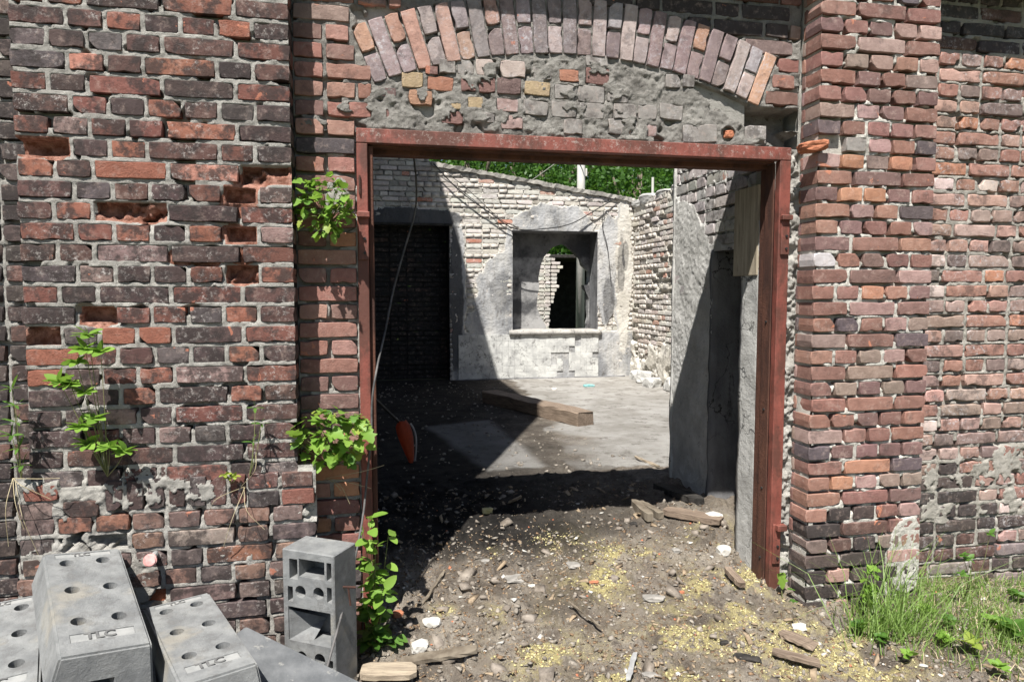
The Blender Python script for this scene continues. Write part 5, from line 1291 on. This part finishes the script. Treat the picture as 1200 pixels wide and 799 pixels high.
# grass blades: one mass
def blades(name, n, pts, hmin, hmax, wd, lean, seed, wild=.25):
    r = np.random.RandomState(seed); V = []; T = []; c = 0
    for i in range(n):
        x, y = pts(r); z = g1c(x, y); h = hmin+(hmax-hmin)*r.rand()**2; a = r.uniform(0, 6.28); dx, dy = math.cos(a)*wd/2, math.sin(a)*wd/2
        la = r.normal(0, wild); lb = r.normal(0, wild); L = [Vector((x, y, z-.01)), Vector((x+(la+lean[0])*h*.3, y+(lb+lean[1])*h*.3, z+h*.5)), Vector((x+(la+lean[0])*h*.9, y+(lb+lean[1])*h*.9, z+h*.9*(1-.3*abs(la))))]
        for k, p in enumerate(L[:2]): s_ = (1, .8)[k]; V += [(p.x-dx*s_, p.y-dy*s_, p.z), (p.x+dx*s_, p.y+dy*s_, p.z)]
        V.append(L[2][:]); T += [(c, c+1, c+3), (c, c+3, c+2), (c+2, c+3, c+4)]; c += 5
    return np_mesh(name, V, T)
_gx = np.linspace(1.5, 5, 176); _gy = np.linspace(-2.5, .1, 131); _GX, _GY = np.meshgrid(_gx, _gy, indexing='ij'); _GZ = gh(_GX, _GY)
def g1c(x, y):
    i = int(min(175, max(0, (x-1.5)/3.5*175))); j = int(min(130, max(0, (y+2.5)/2.6*130))); return float(_GZ[i, j])
def pt_right(r):
    while 1:
        x = r.uniform(1.9, 4.2); y = -r.rand()**1.3*1.5-.02
        if x < XP1 and y > YP-.02: continue
        if r.rand() < sst(1.95, 2.7, x+.35*y+.25*(r.rand()-.5)): return x, y
stuff('grass', blades('grass', 10000, pt_right, .015, .13, .0045, (0, 0), 3, .6), M_grass, 'patchy low green grass growing along the foot of the right wall', 'grass')
stuff('dry_grass', blades('dry_grass', 6000, pt_right, .01, .09, .003, (0, 0), 4, 1.0), M_straw, 'dry straw coloured grass matted among the green weeds on the right', 'dry grass')
cl = gp(1040, 745)
stuff('tall_grass', blades('tall_grass', 300, lambda r: (cl.x+r.normal(0, .11), cl.y+r.normal(0, .06)), .1, .6, .0045, (.4, .1), 5, .6), M_grass, 'clump of tall arching grass blades leaning in front of the pier and right wall', 'grass clump')
cl2 = gp(1150, 745)
stuff('tall_grass', blades('tall_grass', 110, lambda r: (cl2.x+r.normal(0, .2), cl2.y+r.normal(0, .06)), .1, .42, .0035, (-.1, .1), 6, .4), M_grass, 'sparser long grass blades standing before the right wall at the photo edge', 'grass clump')

# ---------------------------------------------------------------- trees beyond the ruin
def crown_mesh(seed, n=9000, leafs=.13):
    r = np.random.RandomState(seed); cl_ = r.normal(0, 1, (60, 3)); cl_ /= np.linalg.norm(cl_, axis=1)[:, None]; cl_ *= (r.rand(60, 1)**.4)*np.array([2.4, 2.2, 2.8])
    c = cl_[r.randint(0, 60, n)]+r.normal(0, .42, (n, 3)); d = r.normal(0, 1, (n, 3)); d /= np.linalg.norm(d, axis=1)[:, None]; e = np.cross(d, r.normal(0, 1, (n, 3))); e /= np.linalg.norm(e, axis=1)[:, None]
    s = leafs*(.6+.7*r.rand(n, 1)); d = d*s; e = e*s*.55
    V = np.stack([c-d*.5, c+e*.5, c+d*.5, c-e*.5], 1).reshape(-1, 3); Q = np.arange(n*4).reshape(-1, 4); return np_mesh('crown', V, Q)
CR = [crown_mesh(s_) for s_ in (1, 2)]
for c_m in CR: c_m.materials.append(M_tree)
spots = [(2.4, 15, 5.0, 'tree with its crown directly above the left end of the back wall'), (5.0, 17, 5.2, 'tree standing behind the pale concrete pole'), (7.6, 16, 5.0, 'tree standing behind the far right corner of the room'),
         (3.8, 20, 6.5, 'taller tree farther back left of the pole'), (8.2, 21, 6.5, 'taller tree farther back right of the pole'), (.2, 18, 6.0, 'tree hidden mostly behind the shaded left end of the back wall'), (11, 19, 6, 'tree beyond the partition wall at right')]
for i, (x, y, zc, lb) in enumerate(spots):
    t = thing('leafy_tree', 'dense green '+lb, 'tree', (x, y, 0), i*1.3, 'trees beyond the ruin')
    place('crown', CR[i % 2], t, None, (0, 0, zc-.8), (0, 0, i), (1.15, 1.15, 1.15))
    bm = bmesh.new(); tube(bm, [(0, 0, 0), (.1, 0, zc*.5), (0, .1, zc)], .2, 10, .07)
    for k in range(5): a = k*1.26; tube(bm, [(0, 0, zc*.45+.2*k), (math.cos(a)*.8, math.sin(a)*.8, zc*.7+.2*k), (math.cos(a)*1.6, math.sin(a)*1.6, zc*.9+.2*k)], .08, 6, .03)
    from_bm('trunk', bm, M_bark, t, True)
n = 16000; r = np.random.RandomState(9); c = np.stack([r.uniform(-6, 20, n), 24+r.normal(0, 1.2, n), r.uniform(0, 9, n)], -1)
d = r.normal(0, 1, (n, 3))*.16; e = np.cross(d, r.normal(0, 1, (n, 3))); e /= np.linalg.norm(e, axis=1)[:, None]; e *= .13
V = np.stack([c-d, c+e, c+d, c-e], 1).reshape(-1, 3)
stuff('woodland', np_mesh('woodland', V, np.arange(n*4).reshape(-1, 4)), M_tree, 'mass of distant green woodland filling the gaps behind the nearer trees', 'woodland')
print('objects', len(bpy.data.objects), 'tris', sum(len(o.data.loops)-2*len(o.data.polygons) for o in bpy.data.objects if o.type == 'MESH'))
